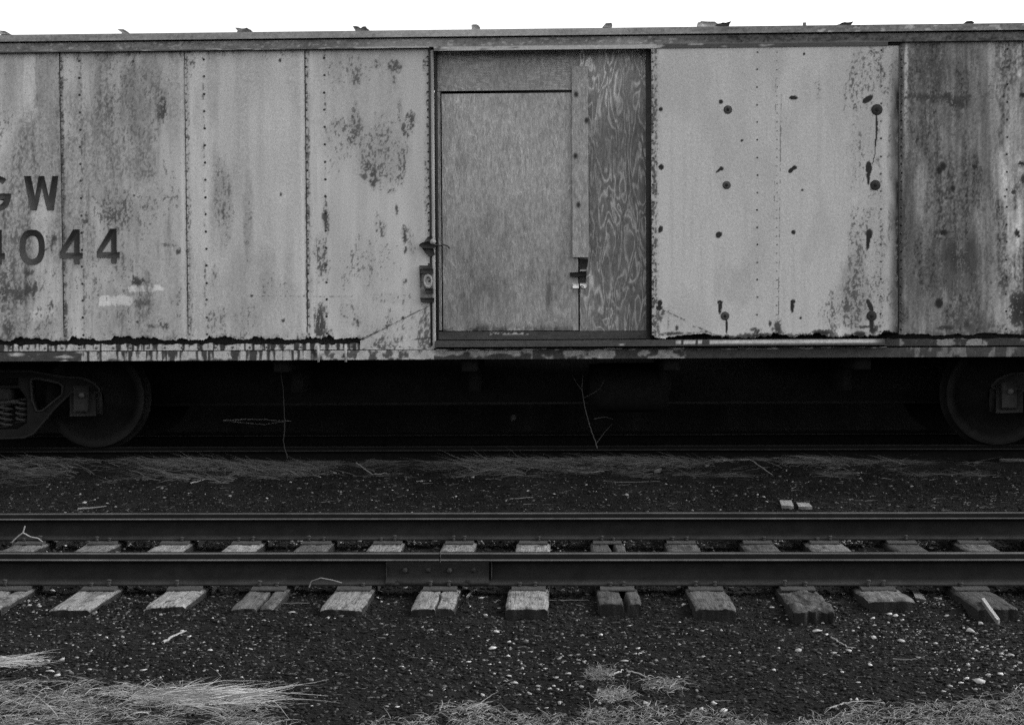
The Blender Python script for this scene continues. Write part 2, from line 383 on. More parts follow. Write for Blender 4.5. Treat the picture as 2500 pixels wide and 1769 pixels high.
# ------------------------------------------------------------------ rails
def rail_profile():
    # half outline from the top down, (y, z, tone) for the near (camera) side, z from rail base bottom
    h = 0.165
    near = [(-0.0, h, .065), (-0.024, h, .07), (-0.029, h - .003, .07), (-0.0305, h - .006, .010), (-0.028, h - .027, .008), (-0.030, h - .030, .02), (-0.0385, h - .032, .13), (-0.040, h - .037, .11), (-0.037, h - .040, .012),
            (-0.012, h - .052, .006), (-0.009, h - .062, .010), (-0.008, h - .09, .013), (-0.009, h - .115, .014), (-0.016, .030, .013), (-0.045, .019, .028), (-0.066, .012, .034), (-0.070, .0, .012)]
    return near
def build_rail(x0, x1, yc, zb, name, label, tmul=1.0, group=None, wav=3):
    P = rail_profile(); prof = P + [(-y, z, t) for y, z, t in P[::-1][:-1]]
    xs = np.linspace(x0, x1, int((x1 - x0) / .025)); n = len(xs)
    mb = MB()
    X = np.repeat(xs[:, None], len(prof), 1)
    Y = np.array([p[0] for p in prof])[None] + yc + .004 * (fbm(X / 1.3, X * 0, 2, wav + 2) - .5) + 0 * X
    Z = np.array([p[1] for p in prof])[None] + zb + 0 * X
    Z = Z + (0.004 * (fbm(X / 2.0, X * 0, 2, wav) - 0.5))
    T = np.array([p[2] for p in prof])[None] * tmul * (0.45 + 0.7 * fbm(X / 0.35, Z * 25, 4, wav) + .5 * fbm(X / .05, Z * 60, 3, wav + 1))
    mb.grid(X[:, ::-1], Y[:, ::-1], Z[:, ::-1], T[:, ::-1])
    for q in (0, -1):
        tr = tessellate_polygon([[Vector((a, b, 0)) for a, b in zip(Y[q], Z[q])]]); mb.add(np.stack([X[q], Y[q], Z[q]], -1), tr, .02)
    e = thing(name, (0.5 * (x0 + x1), yc, zb), label, 'rail', group)
    mb.build('rail_bar', 'iron', e)
    return e
XJ = float(XZ(1074, 1368, YN - .035)[0])
r1 = build_rail(-11.5, XJ - 0.003, YN, ZR - .165, 'rail', 'long rusty near rail left of its bolted joint', 1.0, None, 3)
r2 = build_rail(XJ + 0.003, 11.5, YN, ZR - .165, 'rail', 'long rusty near rail right of its bolted joint', 1.0, None, 3)
r3 = build_rail(-11.5, 11.5, YF, ZR - .165, 'rail', 'far rail of the empty track, behind the row of exposed ties', 0.92, None, 8)
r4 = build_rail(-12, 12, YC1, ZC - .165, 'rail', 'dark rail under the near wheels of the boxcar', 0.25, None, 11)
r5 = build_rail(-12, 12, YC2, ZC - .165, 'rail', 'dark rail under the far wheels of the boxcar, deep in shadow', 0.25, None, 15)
# joint bar with bolts bridging the joint
x0 = float(XZ(942, 1400, YN - .05)[0]); x1 = float(XZ(1201, 1400, YN - .05)[0])
jb = thing('joint_bar', (XJ, YN, ZR - .165), 'long rusty joint bar with bolts clamped over the near rail joint', 'joint bar')
m = MB()
zb = ZR - .165
jp = [(-0.036, .120), (-0.030, .108), (-0.026, .075), (-0.030, .042), (-0.052, .028), (-0.074, .020), (-0.075, .002), (-0.071, .001)]
X = np.repeat(np.arange(x0, x1 + .001, 0.02)[:, None], len(jp), 1)
notch = ((np.abs(X - float(XZ(972, 1410, 7.53)[0])) < .012) | (np.abs(X - float(XZ(1134, 1410, 7.53)[0])) < .012))
Y = np.array([p[0] for p in jp])[None] + YN + 0 * X
Y = np.where(notch & (np.arange(len(jp))[None] >= 4), YN - .045, Y)
Z = np.array([p[1] for p in jp])[None] + zb + 0 * X
T = np.array([.018, .013, .011, .011, .018, .02, .008, .006])[None] * (0.6 + 0.8 * fbm(X / .05, Z * 30, 3, 4))
m.grid(X[:, ::-1], Y[:, ::-1], Z[:, ::-1], T[:, ::-1])
m.prism([(x0, zb + .12), (x0 + .004, zb + .12), (x0 + .004, zb + .03), (x0, zb + .03)], [], YN - .036, YN - .01, .03)
m.prism([(x1 - .004, zb + .12), (x1, zb + .12), (x1, zb + .03), (x1 - .004, zb + .03)], [], YN - .036, YN - .01, .03)
m.build('bar', 'rust', jb)
for bx in (989, 1045, 1098, 1156):
    b = MB(); X_, Z_ = XZ(bx, 1401, YN - .03)
    nut = (bx in (989, 1098))
    if nut: b.lathe([(0.0001, -.020), (.013, -.020), (.014, 0)], float(X_), YN - .027, zb + .075, 'y', .03, 6)
    else: b.lathe([(0.0001, -.012), (.010, -.010), (.014, 0)], float(X_), YN - .027, zb + .075, 'y', .018, 12)
    b.build('bolt', 'rust', jb)

# ------------------------------------------------------------------ ties of the empty track
# near plate left edge px, tone, end style, extra top height, end overshoot, split
TIES = [(-430, .17, 0, 0, 0, 0), (-215, .17, 0, 0, 0, 0), (-5, .17, 1, 0, 0, 1), (205, .25, 1, .0, .03, 0), (413, .27, 2, 0, -.02, 0), (617, .10, 1, -.005, -.02, 1), (824, .22, 1, .002, .04, 0), (1033, .21, 1, .006, .03, 2),
        (1248, .24, 1, .004, .03, 0), (1463, .075, 3, .012, -.05, 1), (1678, .095, 1, .010, .06, 0), (1901, .075, 2, .0, .07, 0), (2096, .16, 3, .014, -.12, 0), (2322, .055, 1, .004, .03, 0), (2530, .12, 1, 0, 0, 0), (2745, .15, 1, 0, .02, 0), (2960, .10, 1, 0, -.02, 0)]
TLAB = {3: 'pale tie second from the left with a clean squared end', 2: 'grey split tie at the left edge strewn with white chips', 4: 'pale tie third from the left with a ragged crumbling end', 5: 'dark split tie between pale ones left of the joint bar',
        6: 'pale tie with scalloped end just left of the joint bar', 7: 'cracked pale tie directly under the joint bar bolts', 8: 'pale evenly speckled tie just right of the joint bar', 9: 'dark tie split in two with a deep hollow, right of the middle',
        10: 'dark grey tie with a long skewed top and black end', 11: 'dark crumbling tie lumpy with cinders', 12: 'grey tie with a thick squared end standing high', 13: 'smooth dark tie with a pale stick lying across it',
        0: 'weathered tie beyond the left edge, farthest out', 1: 'weathered tie just beyond the left edge', 14: 'weathered tie just beyond the right edge', 15: 'weathered tie second beyond the right edge', 16: 'dark tie third beyond the right edge'}
def plate(parent, x, yc, zt, tone):
    m = MB(); hw = .088
    pr = [(-.135, 0), (-.135, .010), (-.078, .016), (.078, .016), (.135, .010), (.135, 0)]
    V = []
    for xx in (x - hw, x + hw):
        for y, z in pr: V.append((xx, yc + y, zt + z))
    n = 6
    m.add(V, [(i, (i + 1) % n, n + (i + 1) % n, n + i) for i in range(n)], tone)
    m.add(V[:6], [tuple(range(6))], tone); m.add(V[6:], [tuple(range(6))[::-1]], tone)
    p = m.build('tie_plate', 'rust', parent)
    for sx, sy in ((-.045, -1), (.04, -1), (.045, 1), (-.04, 1)):
        if rng.random() < .2 and sy < 0: continue
        s = MB(); xx = x + sx + rng.normal(0, .006); yy = yc + sy * .080; z0 = zt + .014; hh = rng.uniform(.012, .03)
        s.box(xx - .008, xx + .008, yy - .008, yy + .008, z0, z0 + hh, .04)
        s.add([(xx - .012, yy - .010, z0 + hh), (xx + .012, yy - .010, z0 + hh), (xx + .012, yy + .017 * -sy, z0 + hh), (xx - .012, yy + .017 * -sy, z0 + hh),
               (xx - .009, yy - .006, z0 + hh + .009), (xx + .009, yy - .006, z0 + hh + .009), (xx + .009, yy + .008 * -sy, z0 + hh + .007), (xx - .009, yy + .008 * -sy, z0 + hh + .007)],
              [(0, 1, 5, 4), (1, 2, 6, 5), (2, 3, 7, 6), (3, 0, 4, 7), (4, 5, 6, 7), (3, 2, 1, 0)], .045)
        s.build('spike', 'rust', p)
for i, (pl, tn, style, dz, ov, split) in enumerate(TIES):
    xc = float(XY(pl + 43, 1424, .085)[0])
    zt = ZR - .165 - .016 + dz * 0
    W = .105 if i not in (10, 13) else .10
    y0 = YN - .535 - ov; y1 = YF + .55
    t = thing('railway_tie', (xc, YN, zt), TLAB[i], 'railway tie', 'ties of the empty track')
    nx, ny = 30, 150
    u = np.linspace(-1, 1, nx)[:, None]; v = np.linspace(0, 1, ny)[None]
    skew = .02 * (hsh(i, 1, 2) - .5) if i < 9 else 0.03
    yend = y0 + (.018 * (fbm(u * 3 + i, u * 0, 3, i) - .5) * (4 if style == 2 else 1.4)) + (u * .02 * (hsh(i, 3, 3) - .5))
    Y = yend + (y1 - yend) * v ** 1.35
    hw = W * (1 + .05 * (fbm(Y * 6, u * 0 + (u > 0) * 5, 3, i) - .5) - (0.25 if style == 2 else .06) * np.exp(-(Y - y0) / .06) * fbm(Y * 20, u * 2, 2, i))
    if i == 12: hw = hw * 1.12
    X = xc + u * hw + skew * (Y - YN) * 0
    gr = fbm(X / .006, Y / .25, 3, i + 50)
    Z = zt + dz * sst(-(Y), -7.5, -7.3) + .005 * (gr - .5) + .012 * (fbm(X / .05, Y / .12, 2, i + 9) - .5) - .010 * np.abs(u) ** 10 - .008 * np.exp(-(Y - yend) / .008)
    Z = np.where(np.abs(Y - YN) < .14, np.minimum(Z, zt - .001), Z); Z = np.where(np.abs(Y - YF) < .14, np.minimum(Z, zt - .001), Z)
    T = .82 * tn * (0.78 + .55 * (gr - .5) + .5 * (fbm(X / .08, Y / .14, 3, i + 70) - .2) * .8)
    pit = sst(fbm(X / .012, Y / .05, 3, i + 33), .66, .74); T = T * (1 - .7 * pit)
    T = T * (1 - .45 * sst(fbm(X / .05, Y / .09, 4, i + 35), .55, .68)) * (.62 + .76 * fbm(X / .006, Y / .012, 2, i + 36))
    T = T * (1 - .5 * np.exp(-((1 - np.abs(u)) / .07)) * (fbm(Y / .03, u * 0 + i, 3, i + 37) > .45))
    if split:
        c = .25 if split == 1 else .12
        if i == 2: c = .1
        line = c + .22 * (fbm(Y * 5, Y * 0, 3, i + 3) - .5)
        wd = .07 if split == 1 else .035
        if i == 9: wd = .12
        gsplit = np.exp(-((u - line) / wd) ** 4) * (Y < YN + (.3 if i != 9 else 5))
        Z = Z - .05 * gsplit; T = T * (1 - .85 * gsplit)
    if i == 11:
        Z = Z + .045 * (fbm(X / .05, Y / .06, 3, 5) - .5) * (Y < YN - .12); T = T * (.5 + 1.1 * fbm(X / .03, Y / .03, 3, 6))
    m = MB(); m.grid(X[::-1], Y[::-1], Z[::-1], np.clip(T, .01, .6)[::-1])
    # sides, end: follow the rim of the top down into the ballast
    def skirt(Xr, Yr, Zr, ex, ey, flip):
        q = np.array([[0, .03, .12, .3, .5, .75, 1.0]]); k = 7; Xr = Xr[:, None]; Yr = Yr[:, None]; Zr = Zr[:, None]
        dep = .13 * q
        rough = .010 * (fbm((Xr + Yr) / .03, q * 3, 3, i + 2) - .5) * (q > 0)
        Xs = Xr + ex * (rough + .003 * q); Ys = Yr + ey * (rough + .004 * q); Zs = Zr - dep
        Ts = np.clip((.006 + .012 * fbm((Xr + Yr) / .02, q * 4, 3, i)) + 0 * Zs, .004, 1)
        Ts[:, 0] = Ts[:, 0] * .5 + .3 * tn
        if flip: Xs, Ys, Zs, Ts = Xs[::-1], Ys[::-1], Zs[::-1], Ts[::-1]
        m.grid(Xs, Ys, Zs, Ts)
    skirt(X[:, 0], Y[:, 0], Z[:, 0], 0, -1, True)
    skirt(X[0], Y[0], Z[0], -1, 0, False)
    skirt(X[-1], Y[-1], Z[-1], 1, 0, True)
    m.build('timber', 'tie', t)
    if i == 5: pass
    plate(t, xc, YN, zt, .05 if i != 9 else .06); 
    plate(t, xc, YF, zt, .05)

# ------------------------------------------------------------------ the boxcar
car = thing('boxcar', (0.0, 12.85, ZC), 'old pale riveted boxcar with rust stains and a plywood patched doorway', 'boxcar')
def Xp(px, Y=YS): return float(XZ(px, 480, Y)[0])
def Zp(px, py, Y=YS): return float(XZ(px, py, Y)[1])
ZTOP = Zp(800, 119); ZBOT = Zp(400, 831.5); ZST = Zp(400, 841); ZS1 = Zp(400, 856); ZS0 = Zp(400, 880)

def side_tone(X, Z, Y, kind='left'):
    """albedo of the paint at photo position: weather streaks, speckled rust and drips"""
    px, py = proj(X, Y + 0 * X, Z)
    base = .55 + .12 * (fbm(px / 190, py / 260, 3, 1) - .5) + .13 * (fbm(px / 22, py / 330, 3, 2) - .5) + .05 * (fbm(px / 7, py / 90, 3, 3) - .5)
    fine = fbm(px / 4.2, py / 7.5, 3, 5); fine2 = fbm(px / 2.6, py / 3.2, 2, 6); streak = fbm(px / 7, py / 70, 3, 7); cl = fbm(px / 26, py / 46, 3, 8)
    Rm = np.zeros_like(px); D = np.zeros_like(px); Lt = np.zeros_like(px)
    wx = px + 34 * (fbm(px / 22, py / 44, 3, 201) - .5) + 16 * (fbm(px / 7, py / 40, 2, 202) - .5)
    wy = py + 80 * (fbm(px / 12, py / 60, 3, 203) - .5) + 22 * (fbm(px / 5, py / 14, 2, 204) - .5)
    ux = px + 60 * (fbm(px / 40, py / 120, 3, 205) - .5) + 14 * (fbm(px / 6, py / 60, 2, 206) - .5)
    uy = py + 120 * (fbm(px / 18, py / 90, 3, 207) - .5)
    grit = sst(fbm(px / 3.1, py / 5.5, 2, 208), .2, .8)
    def Rb(cx, cy, rx, ry, s=1.0, p=2):
        nonlocal Rm
        k = min(1, max(0, (min(rx, ry) - 4) / 14)) if s < 1.15 else 0.0
        Rm = np.maximum(Rm, s * blob(px + (wx - px) * k, py + (wy - py) * k * min(1, ry / 40), cx, cy, rx * (1 + .25 * k), ry * (1 + .25 * k), p) ** .6)
    def Db(cx, cy, rx, ry, s=.4, p=2):
        nonlocal D
        D = np.maximum(D, s * np.minimum(1, 1.5 * blob(px + (ux - px) * min(1, rx / 50), uy, cx, cy, rx * 1.15, ry * 1.1, p)) * (.35 + .9 * (cl - .2) + .45 * grit))
    def Lb(cx, cy, rx, ry, s=.3, p=6):
        nonlocal Lt
        Lt = np.maximum(Lt, s * np.minimum(1, 2.2 * blob(px + (wx - px) * min(.35, rx / 60), py + (wy - py) * .2, cx, cy, rx, ry, min(p, 4))) * (.7 + .5 * grit))
    if kind == 'left':
        far = sst(-px, -470, -380)
        Rm = Rm + .20 * far
        D = D + far * .42 * sst(fbm(px / 50, py / 190, 4, 61), .36, .62) * (.5 + grit) + .20 * sst(fbm(px / 60, py / 260, 3, 62), .45, .7) * (.4 + grit)
        D = D + far * .22 * sst(fbm(px / 9, py / 120, 3, 63), .5, .75)
        Rm = Rm + .16 * far * sst(fbm(px / 70, py / 110, 3, 64), .4, .7)
        for xl in (151, 455, 748):
            lx = xl - 1 + (py - 480) * .02 * (1 - xl / 1350)
            Rm = np.maximum(Rm, 1.2 * np.exp(-((px - lx) / 1.4) ** 2) * (fbm(px * 0 + xl, py / 34, 3, xl + 1) > (.30 if xl > 160 else .5)))
            Lt = np.maximum(Lt, .22 * np.exp(-((px - lx + 8) / 5) ** 2) * (xl > 160)); Lt = np.maximum(Lt, .12 * np.exp(-((px - lx - 26) / 18) ** 4) * (fbm(px / 12, py / 140, 3, xl + 5) > .4))
        # top drips
        dr = fbm(px / 9, px * 0 + 2, 3, 30); ed = py - (127 - .011 * px)
        Rm = np.maximum(Rm, .8 * sst(dr, .45, .75) * sst(-ed, -45, -4) * (1 - .6 * sst(px, 450, 700)))
        # panel far left
        Lb(72, 215, 17, 92, .42, 3); Lb(12, 330, 40, 50, .1); Db(112, 300, 34, 240, .5); Db(25, 230, 20, 110, .35); Db(60, 330, 28, 40, .45)
        Db(70, 385, 90, 60, .3); Rb(12, 300, 14, 30, .55)
        for a in ((45, 715, 60, 28, .95), (75, 712, 22, 20, 1.05), (70, 662, 14, 13, 1.0), (88, 698, 12, 14, 1), (8, 720, 26, 34, .95), (20, 805, 12, 45, .95), (30, 660, 14, 50, .7), (15, 690, 40, 40, .75), (125, 590, 18, 24, .9), (130, 582, 12, 8, 1.1), (120, 610, 26, 10, .8), (30, 582, 40, 10, .65),
                  (128, 745, 9, 18, .8), (40, 600, 50, 30, .5), (95, 800, 90, 40, .45)): Rb(*a)
        Db(120, 790, 60, 45, .35)
        # panel 1
        Lb(172, 160, 10, 45, .3, 3); Db(238, 300, 12, 170, .6); Rb(238, 300, 14, 190, .45); Rb(270, 150, 26, 60, .5); Db(330, 240, 66, 115, .55); Rb(330, 240, 70, 120, .52); Rb(276, 260, 16, 90, .65); Rb(396, 262, 12, 52, 1.0); Rb(318, 205, 30, 60, .6); Rb(330, 330, 60, 26, .58)
        Db(268, 440, 34, 90, .45); Rb(290, 505, 60, 42, .72); Rb(275, 520, 26, 36, .85); Rb(300, 545, 30, 30, .7); Rb(355, 520, 40, 60, .5); Db(300, 500, 60, 60, .4); Rb(410, 470, 26, 60, .5); Rb(360, 508, 18, 12, .8)
        Db(300, 600, 60, 90, .3); Rb(300, 660, 30, 60, .55); Rb(336, 686, 20, 12, 1.05); Rb(325, 676, 4, 14, .9); Rb(410, 598, 32, 6, .75); Rb(437, 612, 8, 12, .95); Rb(300, 716, 36, 10, .6)
        Rb(350, 738, 26, 14, .8); Rb(305, 775, 22, 28, .6); Rb(372, 797, 14, 8, .9); Rb(400, 795, 16, 12, .95); Rb(430, 735, 14, 22, .55); Db(320, 760, 110, 60, .4); Rb(436, 772, 7, 12, .7)
        Lb(256, 735, 15, 14, .75); Lb(297, 734, 28, 14, .75); Lb(352, 704, 48, 7, .7); Lb(100, 500, 44, 40, .15); Lb(15, 640, 10, 30, .25); Lb(75, 770, 70, 14, .2)
        Rb(213, 535, 7, 22, 1.0); Rb(205, 540, 10, 8, .9); Rb(172, 520, 8, 6, .8)
        # panel 2
        Db(540, 470, 24, 90, .38); Rb(545, 500, 22, 90, .5); Rb(548, 525, 12, 26, .75); Rb(530, 430, 14, 40, .5); Db(605, 545, 14, 150, .36); Rb(604, 560, 9, 90, .5); Db(590, 720, 90, 120, .30); Rb(660, 700, 40, 36, .42); Rb(600, 780, 30, 50, .45); Rb(525, 790, 30, 40, .55); Rb(520, 690, 10, 40, .45)
        Db(520, 180, 18, 150, .25); Rb(470, 150, 8, 20, .7)
        # panel 3
        Rb(850, 180, 50, 35, .5); Rb(918, 158, 18, 14, .85); Rb(868, 200, 18, 20, .65); Rb(968, 165, 16, 16, .85); Rb(964, 195, 8, 24, .6); Rb(815, 160, 20, 24, .5); Rb(867, 310, 20, 46, .68)
        Rb(862, 290, 7, 36, .8); Rb(866, 340, 12, 30, .88); Rb(975, 270, 8, 60, .55); Rb(1005, 295, 12, 30, .88); Rb(990, 318, 14, 18, .85); Rb(830, 312, 26, 22, .62); Rb(830, 370, 34, 60, .42)
        Rb(930, 370, 56, 80, .60); Rb(905, 422, 18, 30, .95); Rb(980, 400, 10, 60, .75); Rb(958, 435, 30, 20, .68); Rb(955, 465, 12, 10, .75); Db(930, 370, 60, 80, .22)
        Rb(796, 535, 8, 46, 1.0); Rb(782, 630, 18, 48, .75); Rb(793, 655, 7, 18, .9); Rb(932, 555, 16, 26, .68); Rb(968, 512, 6, 18, .9); Rb(985, 572, 8, 28, .95); Rb(1000, 580, 14, 36, .7); Rb(990, 610, 6, 14, .9); Rb(900, 640, 70, 60, .42)
        Rb(782, 800, 16, 56, 1.05, 2); Rb(780, 770, 8, 36, .9); Rb(805, 820, 10, 26, .8); Rb(868, 785, 12, 16, .85); Rb(850, 760, 20, 40, .5); Rb(985, 720, 6, 40, .55); Rb(990, 686, 6, 8, .8); Rb(960, 725, 50, 14, .42)
        Rb(1044, 150, 12, 40, .8); Rb(1046, 400, 10, 300, .55); Rb(1040, 790, 20, 60, .75)
        # rivet line rust
        for xl, sp in ((153, 1.1), (459, .72), (750, .72)):
            lx = xl + (py - 480) * .018 * (1 - xl / 1350)
            Rm = np.maximum(Rm, sp * np.exp(-((px - lx - 2) / 6.5) ** 2) * (.35 + .9 * fbm(px * 0 + xl, py / 26, 3, xl)))
        lx = 201 + (py - 480) * .014; Rm = np.maximum(Rm, .75 * np.exp(-((px - lx) / 4) ** 2) * fbm(px * 0 + 1, py / 30, 3, 2) * 1.2); D = np.maximum(D, .3 * np.exp(-((px - lx) / 7) ** 2) * sst(py, 500, 700))
        D = np.maximum(D, .45 * np.exp(-((px - 150 - (py - 480) * .02) / 10) ** 2) * sst(py, 420, 620))
        for xl in (201, 499, 795):
            lx = xl + (py - 480) * .016 * (1 - xl / 1350)
            Rm = np.maximum(Rm, .62 * np.exp(-((px - lx) / 3.5) ** 2) * (fbm(px * 0 + xl, py / 17, 3, xl) > .45)); Lt = np.maximum(Lt, .10 * np.exp(-((px - lx) / 12) ** 2))
        # scratch line and gusset seam
        for (xa, ya, xb, yb, sw) in ((885, 829, 1026, 757, 1.9), (600, 722, 860, 724, 1.0), (1004, 830, 1052, 822, 2.0)):
            t = np.clip((px - xa) / (xb - xa), 0, 1); yl = ya + (yb - ya) * t
            inside = (px > min(xa, xb)) & (px < max(xa, xb))
            Rm = np.maximum(Rm, inside * (1.0 if sw > 1.5 else .55) * np.exp(-((py - yl) / (sw + .9 * fine)) ** 2) * (.6 + .5 * (streak > .35)))
        for bx, by in ((327, 478), (325, 150), (687, 475), (684, 148), (335, 786), (691, 783), (47, 468), (70, 435), (615, 722)):
            rr = np.hypot(px - bx, py - by); Rm = np.maximum(Rm, 1.4 * np.exp(-(rr / 4.2) ** 2)); Lt = np.maximum(Lt, .12 * np.exp(-(rr / 18) ** 2))
        Rb(984, 776, 6, 6, 1.2); Rb(945, 795, 8, 4, 1.1); Rb(872, 783, 5, 6, 1.1)
        Rb(965, 800, 60, 30, .45)
        # lower edge
        Rm = np.maximum(Rm, .75 * sst(py, 795, 833) * sst(fbm(px / 14, py / 20, 3, 44), .35, .6))
    elif kind == 'door':
        base = .55 + .05 * (fbm(px / 190, py / 260, 3, 1) - .5) + .02 * (fbm(px / 22, py / 330, 3, 2) - .5)
        Rb(2110, 200, 36, 80, .52); Rb(2085, 190, 12, 70, .65); Rb(2125, 180, 40, 40, .6); Rb(2146, 160, 14, 50, .75); Rb(2155, 185, 10, 20, .8); Rb(2084, 260, 12, 40, .55); Rb(2065, 250, 12, 40, .5); Rb(2100, 380, 30, 80, .45); Rb(2127, 120, 6, 20, 1)
        Rb(2092, 560, 20, 60, .58); Rb(2122, 535, 24, 30, .55); Rb(2095, 640, 26, 80, .66); Rb(2084, 730, 30, 70, .78); Rb(2065, 740, 14, 60, .8); Rb(2078, 780, 24, 22, .9); Rb(2035, 760, 34, 50, .55); Db(2085, 690, 40, 130, .4); Rb(2145, 660, 14, 200, .5); Rb(2130, 700, 40, 26, .55); Rb(2115, 760, 50, 40, .5)
        Rb(2188, 480, 12, 330, .5); Rb(2185, 740, 16, 60, .75); Rb(1850, 822, 60, 12, 1.3); Rb(1880, 790, 5, 10, 1.2); Rb(2000, 220, 10, 30, .5)
        D = np.maximum(D, 1.25 * sst(px, 2158, 2194) * (.55 + .8 * fbm(px / 15, py / 60, 3, 71)) * (1 - .55 * sst(-py, -260, -120)))
        Db(2150, 640, 22, 130, .25)
        for xl, st in ((1890.5, .38), (1904, .72)):
            lx = xl - (py - 480) * .012; Rm = np.maximum(Rm, st * np.exp(-((px - lx) / 1.2) ** 2) * (fbm(px * 0 + xl, py / 40, 3, int(xl)) + .35 * sst(py, 500, 640)  > .42))
        # rust of the left edge rivets, bottom rust
        Rm = np.maximum(Rm, .9 * sst(-px, -1612, -1601) * (.4 + .8 * fbm(px / 6, py / 18, 3, 72)))
        D = np.maximum(D, .16 * sst(fbm(px / 80, py / 200, 3, 74), .45, .7)); D = np.maximum(D, .10 * sst(fbm(px / 10, py / 260, 3, 75), .5, .75)); Db(1790, 690, 60, 60, .22); Db(1840, 380, 50, 60, .12); Db(1880, 150, 40, 60, .2)
        Rb(1615, 768, 20, 20, .85); Rb(1602, 790, 12, 60, .8); Rb(1640, 816, 40, 7, 1.15); Rb(1652, 800, 5, 10, 1.2); Rb(1695, 816, 40, 5, .7); Rb(1606, 830, 20, 16, .6)
        for (xa, ya, xb, yb, sw, st) in ((1617, 756, 1672, 781, 2.0, 1.0), (1690, 797, 1702, 798, 2, .9), (1702, 798, 1762, 828, 2.4, 1.0), (1708, 810, 1725, 812, 2.5, 1.0)):
            t = np.clip((px - xa) / (xb - xa), 0, 1); yl = ya + (yb - ya) * t
            Rm = np.maximum(Rm, ((px > xa) & (px < xb)) * st * np.exp(-((py - yl) / sw) ** 2))
        Rb(1632, 775, 3, 40, .6)
        for cx, cy, rx, ry, s in ((1899, 808, 16, 22, 1.1), (1880, 818, 80, 7, .8), (2010, 815, 34, 13, 1.3), (1990, 822, 60, 8, 1.1), (2100, 818, 26, 12, 1.4), (2120, 798, 40, 5, 1.2), (2132, 806, 14, 16, 1.3), (2170, 822, 40, 8, 1.2), (1845, 806, 16, 8, 1.1), (1845, 822, 26, 10, 1.2), (1780, 824, 40, 6, 1.2), (1945, 822, 30, 6, 1.1)): Rb(cx, cy, rx, ry, s)
        Rm = np.maximum(Rm, 1.25 * sst(py + .006 * (px - 1850), 812, 826) * sst(fbm(px / 22, py / 14, 3, 76) + .12 * sst(px, 1760, 1860), .46, .58)); Rm = np.maximum(Rm, .5 * sst(px, 2060, 2180) * sst(fbm(px / 16, py / 60, 3, 78), .45, .6))
        Lb(1847, 811, 9, 4, .3); Lb(2045, 812, 12, 12, .1)
        # corroded holes and smears
        for cx, cy, rx, ry, ang in ((1613, 267, 5, 5, 0), (1614, 408, 7, 7, 0), (1612, 560, 5.5, 9, .35), (1611, 740, 6, 8, 0), (1609, 752, 8, 6, 0), (1760, 249, 5.5, 5.5, 0), (1761, 412, 5.5, 5, 0), (1755, 416, 2.5, 9, .95), (1755, 573, 7, 9, .6),
                                    (1758, 738, 7, 5, 0), (1758, 750, 4.5, 18, .05), (1937, 239, 11, 5, 0), (1940, 409, 6, 5, 0), (1931, 416, 5, 8, .75), (1937, 567, 5.5, 5.5, 0), (1936, 736, 6, 5, 0), (1934, 748, 4.5, 16, .05), (2118, 243, 7, 16, 1.0), (2121, 410, 8, 17, 0), (2120, 430, 4, 22, 0),
                                    (2122, 572, 8, 13, 0), (2119, 590, 5, 20, .05), (2119, 736, 5, 6, 0), (2125, 748, 6, 16, -.4), (2128, 788, 5, 30, 0), (1959, 464, 3, 2.5, 0), (1811, 343, 3, 3, 0), (1963, 132, 3, 3, 0), (1955, 776, 3, 3, 0), (2140, 310, 2.6, 34, .01), (2137, 355, 1.2, 26, .05), (2133, 388, .8, 14, .2), (1774, 796, 2.2, 22, 0)):
            ca, sa = math.cos(ang), math.sin(ang); dx = px - cx; dy = py - cy
            a = (dx * ca + dy * sa) / (rx + .5); b = (-dx * sa + dy * ca) / (ry + .5)
            Rm = np.maximum(Rm, 1.5 * sst(-np.hypot(a, b), -1.15, -.75))
    else:                                    # heavily soiled sheet right of the door
        base = .27 + .22 * (fbm(px / 30, py / 300, 3, 81) - .5) + .26 * (fbm(px / 8, py / 130, 3, 82) - .5) + .12 * sst(px, 2400, 2440)
        Rm = Rm + .42 * sst(fbm(px / 60, py / 90, 3, 86), .42, .62) * sst(-px, -2440, -2380)
        base = base * (.62 + .76 * fbm(px / 2.6, py / 4.2, 2, 87)) ; D = .7 * sst(fbm(px / 34, py / 110, 4, 83), .38, .60) * (.4 + grit) + .25 * sst(fbm(px / 8, py / 120, 3, 85), .45, .7)
        Db(2300, 250, 90, 150, .45); Db(2330, 640, 100, 90, .75); Db(2310, 560, 60, 50, .55); Db(2250, 640, 70, 110, .4); Db(2245, 720, 26, 80, .5); Rb(2300, 240, 120, 180, .5); Rb(2320, 640, 110, 120, .6); Rb(2280, 170, 40, 60, .8); Rb(2262, 238, 60, 14, .95); Rb(2335, 245, 50, 18, 1.1); Rb(2340, 630, 60, 50, 1.0); Db(2340, 640, 60, 60, .9); Rb(2250, 330, 30, 90, .6)
        Db(2222, 480, 14, 330, .5)
        Lb(2213, 170, 6, 80, 1.4, 2); Lb(2213, 280, 6, 150, .9, 2); Lb(2489, 150, 8, 44, .9, 3); Lb(2447, 130, 7, 24, .8, 3); Lb(2440, 210, 14, 30, .5, 2); Lb(2312, 200, 3, 40, .6, 2); Lb(2265, 270, 4, 60, .5, 2); Lb(2475, 560, 24, 90, .42, 2); Lb(2470, 660, 22, 40, .4, 2); Lb(2460, 420, 40, 80, .4, 2); Lb(2290, 574, 8, 5, .9, 2)
